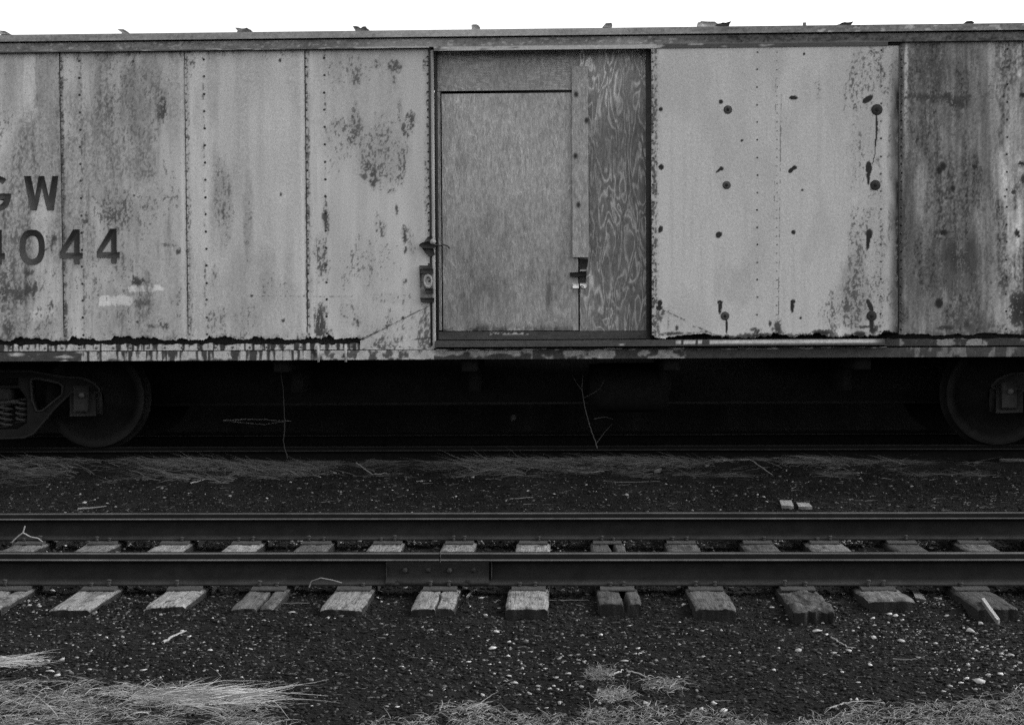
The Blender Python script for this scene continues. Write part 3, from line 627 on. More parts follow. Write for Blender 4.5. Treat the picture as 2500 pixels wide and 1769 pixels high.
        Rb(2302, 406, 11, 14, 1.5); Rb(2293, 416, 10, 14, 1.5); Rb(2297, 440, 4, 30, .9); Rb(2326, 460, 8, 10, 1.5); Rb(2304, 568, 14, 10, 1.5); Rb(2293, 740, 13, 16, 1.6); Rb(2497, 232, 12, 9, 1.3); Rb(2494, 402, 12, 10, 1.3); Rb(2484, 570, 9, 14, 1.3); Rb(2475, 468, 8, 7, 1.1); Rb(2455, 480, 5, 4, 1.1); Rb(2324, 768, 9, 9, .9)
        Rb(2498, 440, 6, 20, 1.1); Rb(2500, 650, 5, 80, 1); Rb(2490, 755, 30, 50, 1.2, 3); Rb(2500, 815, 12, 16, 1.2); Rb(2453, 690, 14, 26, .8); Rb(2452, 570, 7, 50, .7); Rb(2380, 790, 80, 30, .7); Rb(2310, 800, 30, 8, 1.2); Rb(2360, 790, 12, 20, 1)
        Rm = np.maximum(Rm, .9 * sst(py, 790, 825) * sst(fbm(px / 16, py / 20, 3, 84), .3, .6))
        Rm = np.maximum(Rm, .85 * np.exp(-((px - 2200) / 7) ** 2))
    m = sst(Rm + 1.5 * (fine - .5) + .9 * (fine2 - .5) + .6 * (streak - .5), .60, .84) * (Rm > .02)
    t = base * (1 - .75 * D) * (1 + Lt)
    t = t * (1 - .22 * np.clip(Rm, 0, 1))
    rust = .03 + .07 * fine + .17 * np.clip(1 - Rm, 0, 1)
    if kind == 'right': rust = rust * .7
    hard = sst(Rm, 1.05, 1.35)
    rust = rust * (1 - .68 * hard)
    t = t * (1 - m) + rust * m
    return np.clip(t, .012, .78)

def panel(name, xa, xb, Y, z0, z1, kind, parent, res=.0075, rag=None, columns=(), bulge=.0018, label=None, off=0.0):
    nx = max(3, int((xb - xa) / res)); nz = int((z1 - z0) / res)
    X, Z = np.meshgrid(np.linspace(xa, xb, nx), np.linspace(z0, z1, nz), indexing='ij')
    T = side_tone(X, Z, Y, kind)
    Yg = Y + off + bulge * 2 * (fbm(X / .6, Z / .8, 2, 17 + int(xa * 7)) - .5)
    if rag is not None:
        px, py = proj(X, Y + 0 * X, Z)
        lift = rag * np.clip(fbm(px[:, :1] / 26, px[:, :1] * 0, 4, 51) * 1.8 - .62, 0, 1) + rag * .12 * hsh(np.arange(nx)[:, None], 3, 4)
        f = np.exp(-(Z - z0) / .025); Z = Z + lift * f
        Yg = Yg - .012 * np.exp(-(Z - z0) / .03) * fbm(px / 40, py * 0, 2, 52)
        T = T * (1 - .5 * np.exp(-(Z - z0 - lift) / .008) * (fbm(px / 8, py / 8, 2, 9) > .45))
    m = MB(); m.grid(X, Yg, Z, T)
    yb = Y + off + .006
    m.box(xa, xa + .003, Y + off - .001, yb, z0 + .02, z1, .03); m.box(xb - .003, xb, Y + off - .001, yb, z0 + .02, z1, .03)
    for cx, sp, r, h, tn in columns:             # px column at y 480, spacing in m, radius, height, tone
        zz = np.arange(z0 + .05, z1 - .02, sp) + 0
        zz = zz + rng.normal(0, .0015, len(zz)); x = Xp(cx, Y) + rng.normal(0, .0012, len(zz))
        if len(zz): m.rivets(x, zz, Y + off, r, h, np.clip(tn * rng.uniform(.4, 1.5, len(zz)), .03, .5))
    o = m.build(name, 'paint', parent, smooth=False)
    if label: o['label'] = label
    return o

PP = [(-447, -148), (-148, 151), (151, 455), (455, 748), (748, 1050)]
for k, (a, b) in enumerate(PP):
    xa, xb = Xp(a), Xp(b)
    if k == 0: xa = -6.1
    cols = [(a + 3, .067, .0085, .006, .10), (a + 47, .134, .010, .006, .05)] if k else []
    if k == 4: cols += [(1046, .067, .008, .006, .06)]
    if k == 3: cols[0] = (b if False else a + 3, .067, .0085, .006, .2); 
    panel('side_sheet', xa, xb, YS, ZBOT, ZTOP + .03, 'left', car, rag=.06, columns=cols, off=-.003 * (k % 2), label='pale side sheet with streaks and rust' if k != 4 else 'pale side sheet left of the doorway with mottled rust')
for k, (a, b) in enumerate([(2196, 2503), (2503, 2810)]):
    xa, xb = Xp(a), Xp(b) if k == 0 else 6.1
    panel('side_sheet', xa, xb, YS, Zp(2300, 819), ZTOP + .03, 'right', car, rag=.03, columns=[(a + 5, .067, .0085, .007, .08), (a + 262, .134, .0085, .007, .06)], off=-.003 * (k % 2), label='dark heavily soiled side sheet')
# body shell behind the sheets
XD0, XD1 = Xp(1060), Xp(1592)
m = MB()
m.box(-6.1, XD0, YS + .03, YS + .06, ZS0 + .02, ZTOP + .1, .02)
m.box(XD1, 6.1, YS + .03, YS + .06, ZS0 + .02, ZTOP + .1, .02)
m.box(XD0, XD1, YS + .14, YS + .17, ZS0 + .02, ZTOP + .1, .015)
m.box(-6.1, 6.1, 14.32, 14.35, ZS0, ZTOP + .1, .35)
m.box(-6.1, -6.07, YS + .06, 14.32, ZS0, ZTOP + .1, .3); m.box(6.07, 6.1, YS + .06, 14.32, ZS0, ZTOP + .1, .3)
m.box(-6.07, 6.07, YS + .17, 14.32, ZS0 + .05, ZS0 + .12, .02)
m.build('body_frame', 'rust', car)

# fascia under the eave and roof edge
def strip(name, xa, xb, Y, z0, z1, tonef, parent, mat='paint', depth=.03, res=.010, ztop_back=0.0, rag=0.0):
    nx = int((xb - xa) / res); nz = max(4, int((z1 - z0) / .006))
    X, Z = np.meshgrid(np.linspace(xa, xb, nx), np.linspace(z0, z1, nz), indexing='ij')
    px, py = proj(X, Y + 0 * X, Z)
    T = np.clip(tonef(px, py), .01, .8)
    Yg = Y + .0015 * (fbm(X / .3, Z / .1, 2, 5) - .5) + 0 * X
    if rag: Z = Z + rag * (fbm(X / .04, X * 0, 3, 77) - .5) * sst(Z, z0, z1)
    m = MB(); m.grid(X, Yg, Z, T)
    X2 = X[:, -1:]; q = np.array([[0, 1.0]])
    m.grid(np.repeat(X2, 2, 1), Yg[:, -1:] + q * depth, np.repeat(Z[:, -1:], 2, 1) + q * ztop_back, np.repeat(T[:, -1:], 2, 1))
    m.grid(np.repeat(X2, 2, 1)[::-1], (Yg[:, :1] + q * depth)[::-1], np.repeat(Z[:, :1], 2, 1)[::-1], np.repeat(T[:, :1] * .5, 2, 1))
    m.box(xa, xa + .002, Y, Y + depth, z0, z1, .05); m.box(xb - .002, xb, Y, Y + depth, z0, z1, .05)
    return m.build(name, mat, parent)
def t_fascia(px, py):
    t = .20 + .16 * (fbm(px / 50, py / 12, 3, 90) - .5) + .20 * (fbm(px / 5, py / 5, 3, 91) - .5)
    t = t + .10 * np.exp(-((px - 1000) / 120) ** 2) + .07 * np.exp(-((px - 1540) / 40) ** 2) - .09 * sst(px, 1650, 1780)
    t = t + .18 * (fbm(px / 9, py / 5, 2, 92) > .72) * (px < 1650)
    return t
ZFB = ZTOP; ZFT = Zp(1250, 89, 11.30); ZRT = Zp(1250, 72.5, 11.31)
strip('fascia', -6.15, 6.15, 11.315, Zp(800, 118, 11.315), ZFT - .006, t_fascia, car, depth=.05)
def t_lip(px, py):
    yl = py + .0108 * (px - 1500)
    on = sst(fbm(px / 55, py / 3, 3, 93) + .32 * sst(px, 1180, 1400) * (1 - sst(px, 1590, 1604)) - .30 * sst(px, 1600, 1640) + .1, .50, .6)
    on = on * sst(yl, 108, 110); on2 = (px > 1602) * (1 - sst(yl, 108.5, 110.5)) * .55
    return (np.where(px > 1602, .075, .15) + .30 * np.maximum(on, on2 * .5)) * (.75 + .5 * fbm(px / 4, py / 3, 2, 3))
strip('door_track', Xp(1062, 11.27), Xp(2166, 11.27), 11.262, Zp(1500, 119.5, 11.262), Zp(1500, 108, 11.262), lambda px, py: t_lip(px, py), car, depth=.05)
strip('eave_lip', -6.15, Xp(1050, 11.3), 11.305, Zp(800, 119.5, 11.305), Zp(800, 116, 11.305), lambda px, py: .13 + .3 * sst(fbm(px / 40, py / 2, 3, 95) + .22 * sst(px, 600, 980) - .08 * sst(-px, -500, -300), .56, .62), car, depth=.04)
def t_roof(px, py):
    t = .27 + .18 * (fbm(px / 60, py / 10, 3, 96) - .5) + .22 * (fbm(px / 5, py / 5, 3, 97) - .5)
    t = t + .10 * np.exp(-((px - 1150) / 330) ** 2) - .07 * sst(px, 1650, 1750) + .22 * (fbm(px / 22, py / 9, 3, 98) > .68) * (px > 1850) 
    return t
strip('roof_edge', -6.2, 6.2, 11.285, ZFT + .002, ZRT, t_roof, car, depth=.10, ztop_back=.006)
m = MB(); 
X, Y = np.meshgrid(np.linspace(-6.2, 6.2, 60), np.array([11.385, 12.85, 14.40]), indexing='ij')
m.grid(X, Y, np.where(Y == 12.85, ZRT + .10, ZRT + .006), .3)
m.build('roof', 'rust', car)
# torn seam caps standing along the roof edge (pixel outlines)
CAPS = [([(0, 84), (0, 75), (12, 76), (26, 84)], .25), ([(286, 72), (302, 72), (318, 84), (296, 84), (297, 78)], .2), ([(574, 68), (590, 70), (603, 68), (612, 73), (620, 80), (577, 80), (580, 74)], .13),
        ([(861, 64), (875, 65), (880, 69), (884, 66), (893, 65), (901, 73), (902, 76), (868, 76)], .09), ([(1151, 62), (1156, 60), (1168, 62), (1172, 67), (1172, 72), (1151, 74)], .22), ([(1471, 66), (1479, 57), (1493, 56), (1494, 67)], .2),
        ([(1704, 66), (1704, 55), (1712, 52), (1745, 53), (1755, 60), (1750, 66)], .3), ([(1745, 64), (1760, 57), (1772, 56), (1786, 52), (1780, 64)], .03), ([(2043, 61), (2055, 56), (2063, 54), (2070, 55), (2084, 52), (2078, 61)], .03), ([(2353, 57), (2360, 52), (2372, 51), (2380, 55), (2376, 57)], .04)]
for pts, tn in CAPS:
    Yc = 11.36
    pl = []
    for i in range(len(pts)):
        a = np.array(pts[i], float); b = np.array(pts[(i + 1) % len(pts)], float)
        pl.append(a); pl.append((a + b) / 2 + rng.normal(0, .8, 2))
    pl = np.array(pl); x, z = XZ(pl[:, 0], pl[:, 1], Yc); z = np.maximum(z, ZRT - .01)
    m = MB(); m.prism([(float(a), float(b)) for a, b in zip(x, z)], [], Yc, Yc + .05, tn); m.build('seam_cap', 'rust', car)
m = MB(); x, z = XZ(1965, 55, 11.9); m.box(float(x) - .012, float(x) + .012, 11.9, 11.93, ZRT, float(z), .12); m.build('roof_peg', 'rust', car)

# side sill bands
def drips(px, py, y0, y1, s, dens):
    col = fbm(px / 6.5, px * 0, 3, s); q = (py - y0) / (y1 - y0)
    m_ = sst(col + dens + .25 * (fbm(px / 5, py / 9, 3, s + 1) - .5) - .10 * q, .5, .62)
    return m_
def t_plate(px, py):
    ll = py + .0055 * px
    t = .50 + .2 * (fbm(px / 12, py / 10, 3, 101) - .5)
    d = drips(px, py, 842, 856, 102, .05 + .10 * (fbm(px / 120, px * 0, 2, 103) - .5))
    d = np.maximum(d * (px < 960), .0)
    d = np.maximum(d, (px > 1060) * 1.0); 
    t = t * (1 - d) + .05 * d
    r = (px > 2196); lightp = sst(fbm(px / 20, py / 26, 3, 104) + .22 * np.exp(-((px - 2350) / 60) ** 2), .60, .68)
    t = np.where(r, .045 + .19 * lightp, t)
    return t
strip('sill_plate', -6.1, Xp(1060), YS - .004, ZS1 + .003, ZST, t_plate, car, 'rust', rag=.034, res=.007)
strip('sill_plate', Xp(2160), 6.1, YS - .004, Zp(2300, 843.5), Zp(2300, 827), t_plate, car, 'rust', rag=.018, res=.007)
def t_sill(px, py):
    t = .48 + .2 * (fbm(px / 12, py / 10, 3, 111) - .5)
    d = drips(px, py, 857, 880, 112, .05)
    low = sst(py + .0055 * px + 16 * (fbm(px / 28, px * 0, 3, 113) - .5), 879, 884)
    d = np.maximum(d, low * (px > 250) * .9)
    d = np.where(px < 200, sst(fbm(px / 40, py / 12, 3, 114), .32, .5), d)
    d = np.where((px > 760) & (px < 1060), .9 * sst(fbm(px / 14, py / 14, 3, 115), .5, .62), d)
    q = fbm(px / 45, py / 30, 3, 116) + .15 * (fbm(px / 7, py / 7, 2, 117) - .5)
    d = np.where((px >= 1060) & (px < 1300), sst(q + .02 * (py - 858 + .0055 * (px - 400)), .62, .72), d)
    d = np.where((px >= 1300) & (px < 2196), 1 - sst(q - .30 * sst(px, 1660, 1720), .55, .62), d)
    d = np.where(px >= 2196, 1 - .4 * sst(fbm(px / 16, py / 40, 3, 118) + .2 * np.exp(-((px - 2330) / 60) ** 2), .62, .7), d)
    t = np.where(px > 1060, t * .68 * (.6 + .8 * fbm(px / 6, py / 5, 3, 120)), t)
    t = t * (1 - d) + (.045 + .03 * fbm(px / 12, py / 8, 3, 119)) * d
    t = t * (1 - .8 * np.exp(-((px - 766) / 7) ** 2)) 
    return t
strip('side_sill', -6.1, 6.1, YS - .012, ZS0, ZS1 - .004, t_sill, car, 'rust', depth=.10, res=.007)
m = MB()
for px in np.concatenate([np.arange(905, 1050, 23.0), np.arange(480, 750, 42), np.arange(20, 450, 42)]):
    m.rivets(Xp(px), (ZST + ZS1) / 2, YS - .004, .011, .010, .35 if px > 900 else .12)
m.build('sill_rivet', 'rust', car, kind='stuff')
for px in (774, 841):
    m = MB(); x = Xp(px); z1 = Zp(px, 842); z0 = Zp(px, 883)
    m.add([(x - .009, YS - .03, z1), (x + .009, YS - .03, z1), (x + .010, YS - .028, z0), (x - .006, YS - .028, z0), (x - .009, YS - .01, z1), (x + .009, YS - .01, z1), (x + .010, YS - .01, z0), (x - .006, YS - .01, z0)],
          [(0, 3, 2, 1), (4, 5, 6, 7), (0, 1, 5, 4), (3, 7, 6, 2), (0, 4, 7, 3), (1, 2, 6, 5)], .42)
    m.build('grab_bracket', 'paint', car)
# triangular gusset plate beside the door
m = MB(); 
gp = [(880, 831), (1058, 741), (1060, 853), (868, 853)]
gx = [(float(XZ(a, b, YS)[0]), float(XZ(a, b, YS)[1])) for a, b in gp]
n = 60
uu, vv = np.meshgrid(np.linspace(0, 1, n), np.linspace(0, 1, 30), indexing='ij')
top = np.interp(uu, [0, 1], [gx[0][1], gx[1][1]]); bot = np.interp(uu, [0, 1], [gx[3][1], gx[2][1]])
Xg = np.interp(uu, [0, 1], [gx[0][0], gx[1][0]]); Zg = bot + (top - bot) * vv
Tg = side_tone(Xg, Zg, YS, 'left')
Tg = np.where(vv > .97, .08, Tg); m.grid(Xg, YS - .009 + 0 * Xg, Zg, Tg)
m.build('gusset_plate', 'paint', car)

# ------------------------------------------------------------------ lettering (painted figures, thin solid shapes)
def glyph(name, loops):
    m = MB(); L = []
    for l in loops:
        x, z = XZ(np.array([p[0] for p in l]), np.array([p[1] for p in l]), YS)
        L.append([(float(a), float(b)) for a, b in zip(x, z)])
    m.prism(L[0], L[1:], YS - .0066, YS - .004, .052)
    m.build(name, 'letter', car)
MAT['letter'] = node_mat('faded_black_lettering', .85, 150, .25, 30, .2, .1)
def cr(l, dx=0, dy=0): return [((a + dx) * .3079, 400 + (b + dy) * .3079) for a, b in l]
glyph('letter_w', [cr([(192, 97), (247, 97), (279, 262), (309, 97), (352, 97), (389, 262), (417, 97), (465, 97), (428, 370), (376, 370), (333, 190), (293, 370), (243, 370)])])
four = [(582, 520), (633, 520), (633, 705), (657, 705), (657, 750), (633, 750), (633, 796), (590, 796), (590, 750), (476, 750), (476, 700)]
fh = [(590, 596), (590, 705), (517, 705)]
glyph('digit_four', [cr(four), cr(fh)]); glyph('digit_four', [cr(four, 293, -6), cr(fh, 293, -6)]); glyph('digit_four', [cr(four, -617, 3), cr(fh, -617, 3)])
def se(cx, cy, rx, ry, k=40, p=2.4, a0=0, a1=360):
    o = []
    for i in range(k):
        t = R(a0 + (a1 - a0) * i / k); c, s = math.cos(t), math.sin(t)
        o.append((cx + rx * abs(c) ** (2 / p) * (1 if c >= 0 else -1), cy + ry * abs(s) ** (2 / p) * (1 if s >= 0 else -1)))
    return o
glyph('digit_zero', [cr(se(257, 662, 100, 140)), cr(se(257, 662, 53, 92))])
go = se(-16, 236, 106, 138, 36, 2.2, 0, 318); gi = se(-16, 236, 58, 92, 36, 2.2, 0, 318)[::-1]
glyph('letter_g', [cr([(90, 236)] + go[1:] + [go[-1]][:0] + gi[:-3] + [(38, 282), (-12, 282), (-12, 236)])])

# ------------------------------------------------------------------ doorway
YP = YS + .055
def board(name, x0, x1, y0, y1, Y, mat, tonef=None, thick=.018, parent=car, res=.012, label=None):
    """board given by its pixel box at plane Y"""
    xm = .5 * (x0 + x1); ym = .5 * (y0 + y1)
    xa = float(XZ(x0, ym, Y)[0]); xb = float(XZ(x1, ym, Y)[0]); zt = float(XZ(xm, y0, Y)[1]); zb_ = float(XZ(xm, y1, Y)[1])
    nx = max(2, int((xb - xa) / res)); nz = max(2, int((zt - zb_) / res))
    X, Z = np.meshgrid(np.linspace(xa, xb, nx), np.linspace(zb_, zt, nz), indexing='ij')
    px, py = proj(X, Y + 0 * X, Z)
    T = tonef(px, py) if tonef else 1.0 + 0 * X
    m = MB(); m.grid(X, Y + 0 * X, Z, T)
    m.box(xa, xb, Y + .0008, Y + thick, zb_, zt, .25 if mat.startswith('ply') else .04)
    o = m.build(name, mat, parent)
    if label: o['label'] = label
    return o
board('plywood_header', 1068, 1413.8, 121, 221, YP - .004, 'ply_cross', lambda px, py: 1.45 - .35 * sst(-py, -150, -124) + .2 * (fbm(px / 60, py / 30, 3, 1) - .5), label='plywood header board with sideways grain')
board('frame_board', 1069, 1077, 224, 806, YP + .002, 'ply_soft', lambda px, py: .95 + 0 * px)
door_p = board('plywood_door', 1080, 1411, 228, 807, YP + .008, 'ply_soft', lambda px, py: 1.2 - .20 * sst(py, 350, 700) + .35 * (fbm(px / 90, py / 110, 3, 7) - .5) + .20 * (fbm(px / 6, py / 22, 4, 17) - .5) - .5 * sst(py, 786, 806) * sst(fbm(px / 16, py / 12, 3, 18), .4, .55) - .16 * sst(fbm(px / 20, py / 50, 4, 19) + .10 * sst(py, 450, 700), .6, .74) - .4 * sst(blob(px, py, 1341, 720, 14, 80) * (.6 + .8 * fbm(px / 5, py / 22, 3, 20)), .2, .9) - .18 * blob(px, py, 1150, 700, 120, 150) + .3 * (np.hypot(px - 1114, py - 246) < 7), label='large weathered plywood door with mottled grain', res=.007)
board('plywood_side_panel', 1414.5, 1577.5, 121, 807, YP + .006, 'ply_strong', lambda px, py: 1.0 + .9 * sst(-py, -330, -135) * (.5 + fbm(px / 30, py / 40, 3, 9)) + .4 * sst(-px, -1475, -1430) * sst(py, 600, 700) + .3 * (fbm(px / 50, py / 80, 3, 8) - .5), label='dark plywood panel with bold swirling grain')
board('batten', 1397, 1436.5, 162, 628, YP - .020, 'ply_soft', lambda px, py: (1.1 + .2 * (fbm(px / 9, py / 90, 3, 6) - .5)) * (1 - .9 * sum(np.exp(-(((px - a) / 6) ** 2 + ((py - b) / 8) ** 2) ** 2) for a, b in ((1407, 231), (1432, 294), (1405, 381), (1412, 500)))) * (1 - .25 * np.exp(-((px - 1421) / 1.2) ** 2) * (py > 480)), thick=.022, res=.006, label='narrow vertical batten with dark nail knots')
# door posts, tube, sill rails
m = MB(); x = Xp(1053); m.box(Xp(1048.5), Xp(1054), YS - .012, YS + .05, ZS1 + .03, ZTOP + .01, .05); m.build('door_post', 'rust', car)
m = MB(); zz = np.linspace(Zp(1057, 850), Zp(1057, 124), 120); xx = Xp(1058.0)
m.tube(np.stack([xx + 0 * zz, YS - .014 + 0 * zz, zz], -1), .0135, np.repeat(np.clip(.30 + .3 * (fbm(zz * 3, zz * 0, 3, 5) - .3), .08, .6), 6), 6); m.build('post_tube', 'paint', car, smooth=True)
m = MB(); m.box(Xp(1063), Xp(1068.5), YS - .01, YS + .13, ZS1 + .05, ZTOP + .01, .03); m.build('door_post', 'dark', car)
m = MB(); m.box(float(XZ(1578.5, 480, YS - .02)[0]), float(XZ(1593, 480, YS - .02)[0]), YS - .02, YS + .13, Zp(1590, 836), ZTOP + .01, .035); m.build('door_post', 'rust', car)
strip('door_sill', Xp(1066), Xp(1579), YS - .002, Zp(1300, 828), Zp(1300, 809), lambda px, py: .04 + .03 * fbm(px / 20, py / 5, 3, 3) + .5 * np.exp(-((py + .0055 * (px - 1240) - 814) / 2.2) ** 2) * (np.abs(px - 1245) < 50) * (fbm(px / 5, py / 4, 3, 5) > .52), car, 'rust', depth=.13)
def t_track(px, py):
    yl = py + .0062 * (px - 1600)
    t = .05 + .035 * fbm(px / 40, py / 4, 3, 121)
    br = np.exp(-((yl - 835.5) / 4.5) ** 4) * sst(px, 1640, 1660) * (1 - sst(px, 2120, 2160))
    t = t + .55 * br * np.where(px < 1740, (fbm(px / 9, px * 0, 2, 122) > .42), 1) * (.75 + .4 * fbm(px / 30, py / 3, 3, 123))
    t = t + .4 * blob(px, py, 1518, 841, 8, 3)
    return t
ZTA, ZTB = Zp(1300, 846, 11.25), Zp(1300, 831, 11.25)
strip('lower_track', float(XZ(1062, 840, 11.25)[0]), float(XZ(2160, 840, 11.25)[0]), 11.245, ZTA, ZTB, t_track, car, 'rust', depth=.105)
strip('track_bracket_bar', Xp(1062), Xp(2165), YS - .016, Zp(1300, 855), Zp(1300, 850.5), lambda px, py: .05 + .3 * (fbm(px / 35, py / 5, 3, 131) > .56), car, 'rust', depth=.03)

# sliding steel door, pushed open to the right
XS0, XS1 = float(XZ(1590, 480, YDR)[0]), float(XZ(2194, 480, YDR)[0])
zd0, zd1 = Zp(1850, 826, YDR), Zp(1850, 116, YDR)
sd_ = panel('sliding_door', XS0, XS1, YDR, zd0, zd1, 'door', car, res=.0062, rag=.06,
            columns=[(1594, .067, .0085, .008, .10), (1849, .134, .0075, .005, .09), (1897, .067, .0055, .004, .24), (2151, .134, .0085, .006, .12)], bulge=.002, label='riveted steel door slid open, pale with drilled holes')
m = MB(); m.box(XS0, XS1, YDR + .008, YDR + .05, zd0 + .04, zd1, .05); m.box(XS1, XS1 + .006, YDR - .004, YDR + .05, zd0 + .03, zd1, .06); m.build('door_frame', 'rust', sd_)
m = MB(); z_ = np.linspace(zd0 + .03, zd1 - .01, 100)
Xa = float(XZ(1892, 480, YDR)[0]); Xb = float(XZ(1903, 480, YDR)[0])
X, Z = np.meshgrid(np.array([Xa, Xa + .003, Xb - .003, Xb]), z_, indexing='ij'); T = side_tone(X, Z, YDR, 'door') * np.array([.75, 1, 1, .6])[:, None]
for px, py, r in ((1777, 268, 10.5), (1774, 452, 10), (1770, 771, 10.5), (2141, 268, 13.5), (2137, 452, 12.5), (2128, 771, 12.5)):
    m = MB(); x, z = XZ(px, py, YDR); s = r / (F / YDR); big = r > 12
    m.lathe([(.0001, -.007), (s * .30, -.007), (s * .34, -.005), (s * .42, -.0045), (s * .93, -.004), (s, -.001)], float(x), YDR, float(z), 'y', np.repeat([.012, .012, .01, .035 if big else .07, .03 if big else .06, .02], 24), 24)
    m.build('washer_plate', 'rust', sd_)
# latch hardware left of the doorway
def poly(pts, Y): 
    x, z = XZ(np.array([p[0] for p in pts], float), np.array([p[1] for p in pts], float), Y); return [(float(a), float(b)) for a, b in zip(x, z)]
m = MB(); m.prism(poly([(1022, 598), (1030, 592), (1045, 589), (1056, 592), (1064, 599), (1064, 603), (1055, 607), (1035, 606), (1026, 603)], YS - .05), [], YS - .05, YS - .02, .03)
m.prism(poly([(1033, 594), (1044, 578), (1054, 576), (1056, 590)], YS - .03), [], YS - .03, YS - .01, .05)
m.prism(poly([(1030, 605), (1058, 605), (1062, 622), (1050, 627), (1038, 617)], YS - .03), [], YS - .03, YS - .01, .03)
hd = m.build('door_latch', 'rust', car)
m = MB(); x, z = XZ(1057, 590, YS - .05); m.lathe([(.0001, -.03), (.012, -.03), (.021, -.02), (.023, 0)], float(x), YS - .05, float(z), 'y', .33, 14); m.build('latch_bolt', 'paint', hd)
m = MB(); P_ = [(1062, 598), (1070, 599), (1076, 600), (1082, 597), (1092, 600), (1098, 607)]
x, z = XZ(np.array([p[0] for p in P_]), np.array([p[1] for p in P_]), YS - .03); m.tube(np.stack([x, YS - .03 + 0 * x, z], -1), .006, .05); m.build('latch_hook', 'rust', hd)
m = MB(); m.prism(poly([(1024, 648), (1057, 648), (1057, 736), (1027, 736)], YS - .012), [poly([(1036, 672), (1052, 672), (1052, 705), (1036, 705)], YS - .012)], YS - .022, YS - .006, .12)
m.prism(poly([(1026, 656), (1057, 656), (1057, 667), (1026, 667)], YS - .03), [], YS - .035, YS - .022, .03)
m.prism(poly([(1038, 704), (1057, 704), (1057, 715), (1040, 716)], YS - .03), [], YS - .035, YS - .022, .02)
m.prism(poly([(1025, 727), (1060, 727), (1060, 737), (1030, 738)], YS - .03), [], YS - .035, YS - .022, .02)
m.prism(poly([(1024, 664), (1029, 664), (1029, 700), (1025, 700)], YS - .03), [], YS - .030, YS - .022, .05)
lk = m.build('lock_plate', 'rust', car)
m = MB(); x, z = XZ(1045, 686, YS - .02); m.lathe([(.020, 0), (.024, -.012), (.034, -.012), (.040, 0)], float(x), YS - .015, float(z), 'y', .36, 20)
V = m.v[0]; V[:, 2] = (V[:, 2] - float(z)) * 1.5 + float(z); m.build('lock_ring', 'paint', lk)
# hasp on the plywood door
YH = YP + .006
m = MB(); m.prism(poly([(1415.5, 632), (1436, 632), (1432, 657), (1432, 664), (1430, 690), (1416, 691)], YH), [], YH - .006, YH, .03)
hs = m.build('hasp', 'rust', door_p)
m = MB(); m.prism(poly([(1416, 657.5), (1432, 657), (1431, 661.5), (1416, 662)], YH - .012), [], YH - .020, YH - .006, .3); m.build('hasp_lip', 'iron', hs)
m = MB(); m.prism(poly([(1391, 665), (1430, 664), (1429, 673), (1411, 676), (1392, 675)], YH - .02), [], YH - .028, YH - .012, .018); m.build('hasp_strap', 'dark', hs)
m = MB(); m.prism(poly([(1398.5, 691.5), (1413, 691.5), (1413, 703.5), (1398.5, 703.5)], YH), [], YH - .018, YH - .004, .9); m.build('hasp_bar', 'bright', hs) if False else None
MAT['bright'] = node_mat('bright_zinc_plate', .6, 80, .05, 20, .04, .05)
m.build('hasp_bar', 'bright', hs)
m = MB(); m.prism(poly([(1416, 691.5), (1429, 691), (1432, 694), (1432, 700), (1429, 703.5), (1423, 703), (1416, 697)], YH), [], YH - .018, YH - .004, .9); m.build('hasp_bar', 'bright', hs)
px_, pz_ = XZ(1421, 706, YH - .03)
pk = thing('padlock', (float(px_), YH - .03, float(pz_)), 'small grey padlock hanging from the bright hasp of the plywood door', 'padlock')
m = MB(); m.prism(poly([(1419, 702), (1426, 703), (1425, 712), (1420, 713), (1417, 709)], YH - .03), [], YH - .045, YH - .022, .22); m.build('lock_body', 'iron', pk)
m = MB(); th = np.linspace(0, math.pi, 10); xx = float(px_) + .011 * np.cos(th); zz = float(pz_) + .012 + .016 * np.sin(th); m.tube(np.stack([xx, YH - .033 + 0 * xx, zz], -1), .004, .1); m.build('shackle', 'iron', pk, smooth=True)

# ------------------------------------------------------------------ underframe and trucks
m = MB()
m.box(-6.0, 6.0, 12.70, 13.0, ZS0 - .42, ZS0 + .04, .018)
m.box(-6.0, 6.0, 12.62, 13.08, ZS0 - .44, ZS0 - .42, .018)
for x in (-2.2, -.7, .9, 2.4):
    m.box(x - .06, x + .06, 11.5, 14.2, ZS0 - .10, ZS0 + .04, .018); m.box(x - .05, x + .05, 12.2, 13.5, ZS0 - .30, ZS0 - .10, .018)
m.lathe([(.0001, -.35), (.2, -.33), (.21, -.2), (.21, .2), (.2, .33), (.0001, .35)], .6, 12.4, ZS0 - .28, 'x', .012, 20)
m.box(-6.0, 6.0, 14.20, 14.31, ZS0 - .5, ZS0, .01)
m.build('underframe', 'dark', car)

def wheelset(xw, parent=car):
    zc = ZC + .419
    for yc, s in ((YC1 + .0, 1), (YC2, -1)):
        m = MB()
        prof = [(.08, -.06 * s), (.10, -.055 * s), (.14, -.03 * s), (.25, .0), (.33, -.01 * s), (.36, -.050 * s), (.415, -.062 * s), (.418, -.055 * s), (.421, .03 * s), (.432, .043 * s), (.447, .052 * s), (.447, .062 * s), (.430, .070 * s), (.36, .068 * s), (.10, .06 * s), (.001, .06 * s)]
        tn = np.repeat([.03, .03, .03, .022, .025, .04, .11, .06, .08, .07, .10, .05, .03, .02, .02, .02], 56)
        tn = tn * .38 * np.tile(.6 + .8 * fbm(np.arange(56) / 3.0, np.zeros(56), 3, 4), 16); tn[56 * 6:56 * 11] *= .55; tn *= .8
        m.lathe(prof, xw, yc, zc, 'y', tn, 56)
        a = m.build('wheel', 'iron', parent, smooth=False)
    m = MB(); m.lathe([(.07, -.75), (.07, .75)], xw, 12.85, zc, 'y', .02, 16); m.build('axle', 'iron', parent)

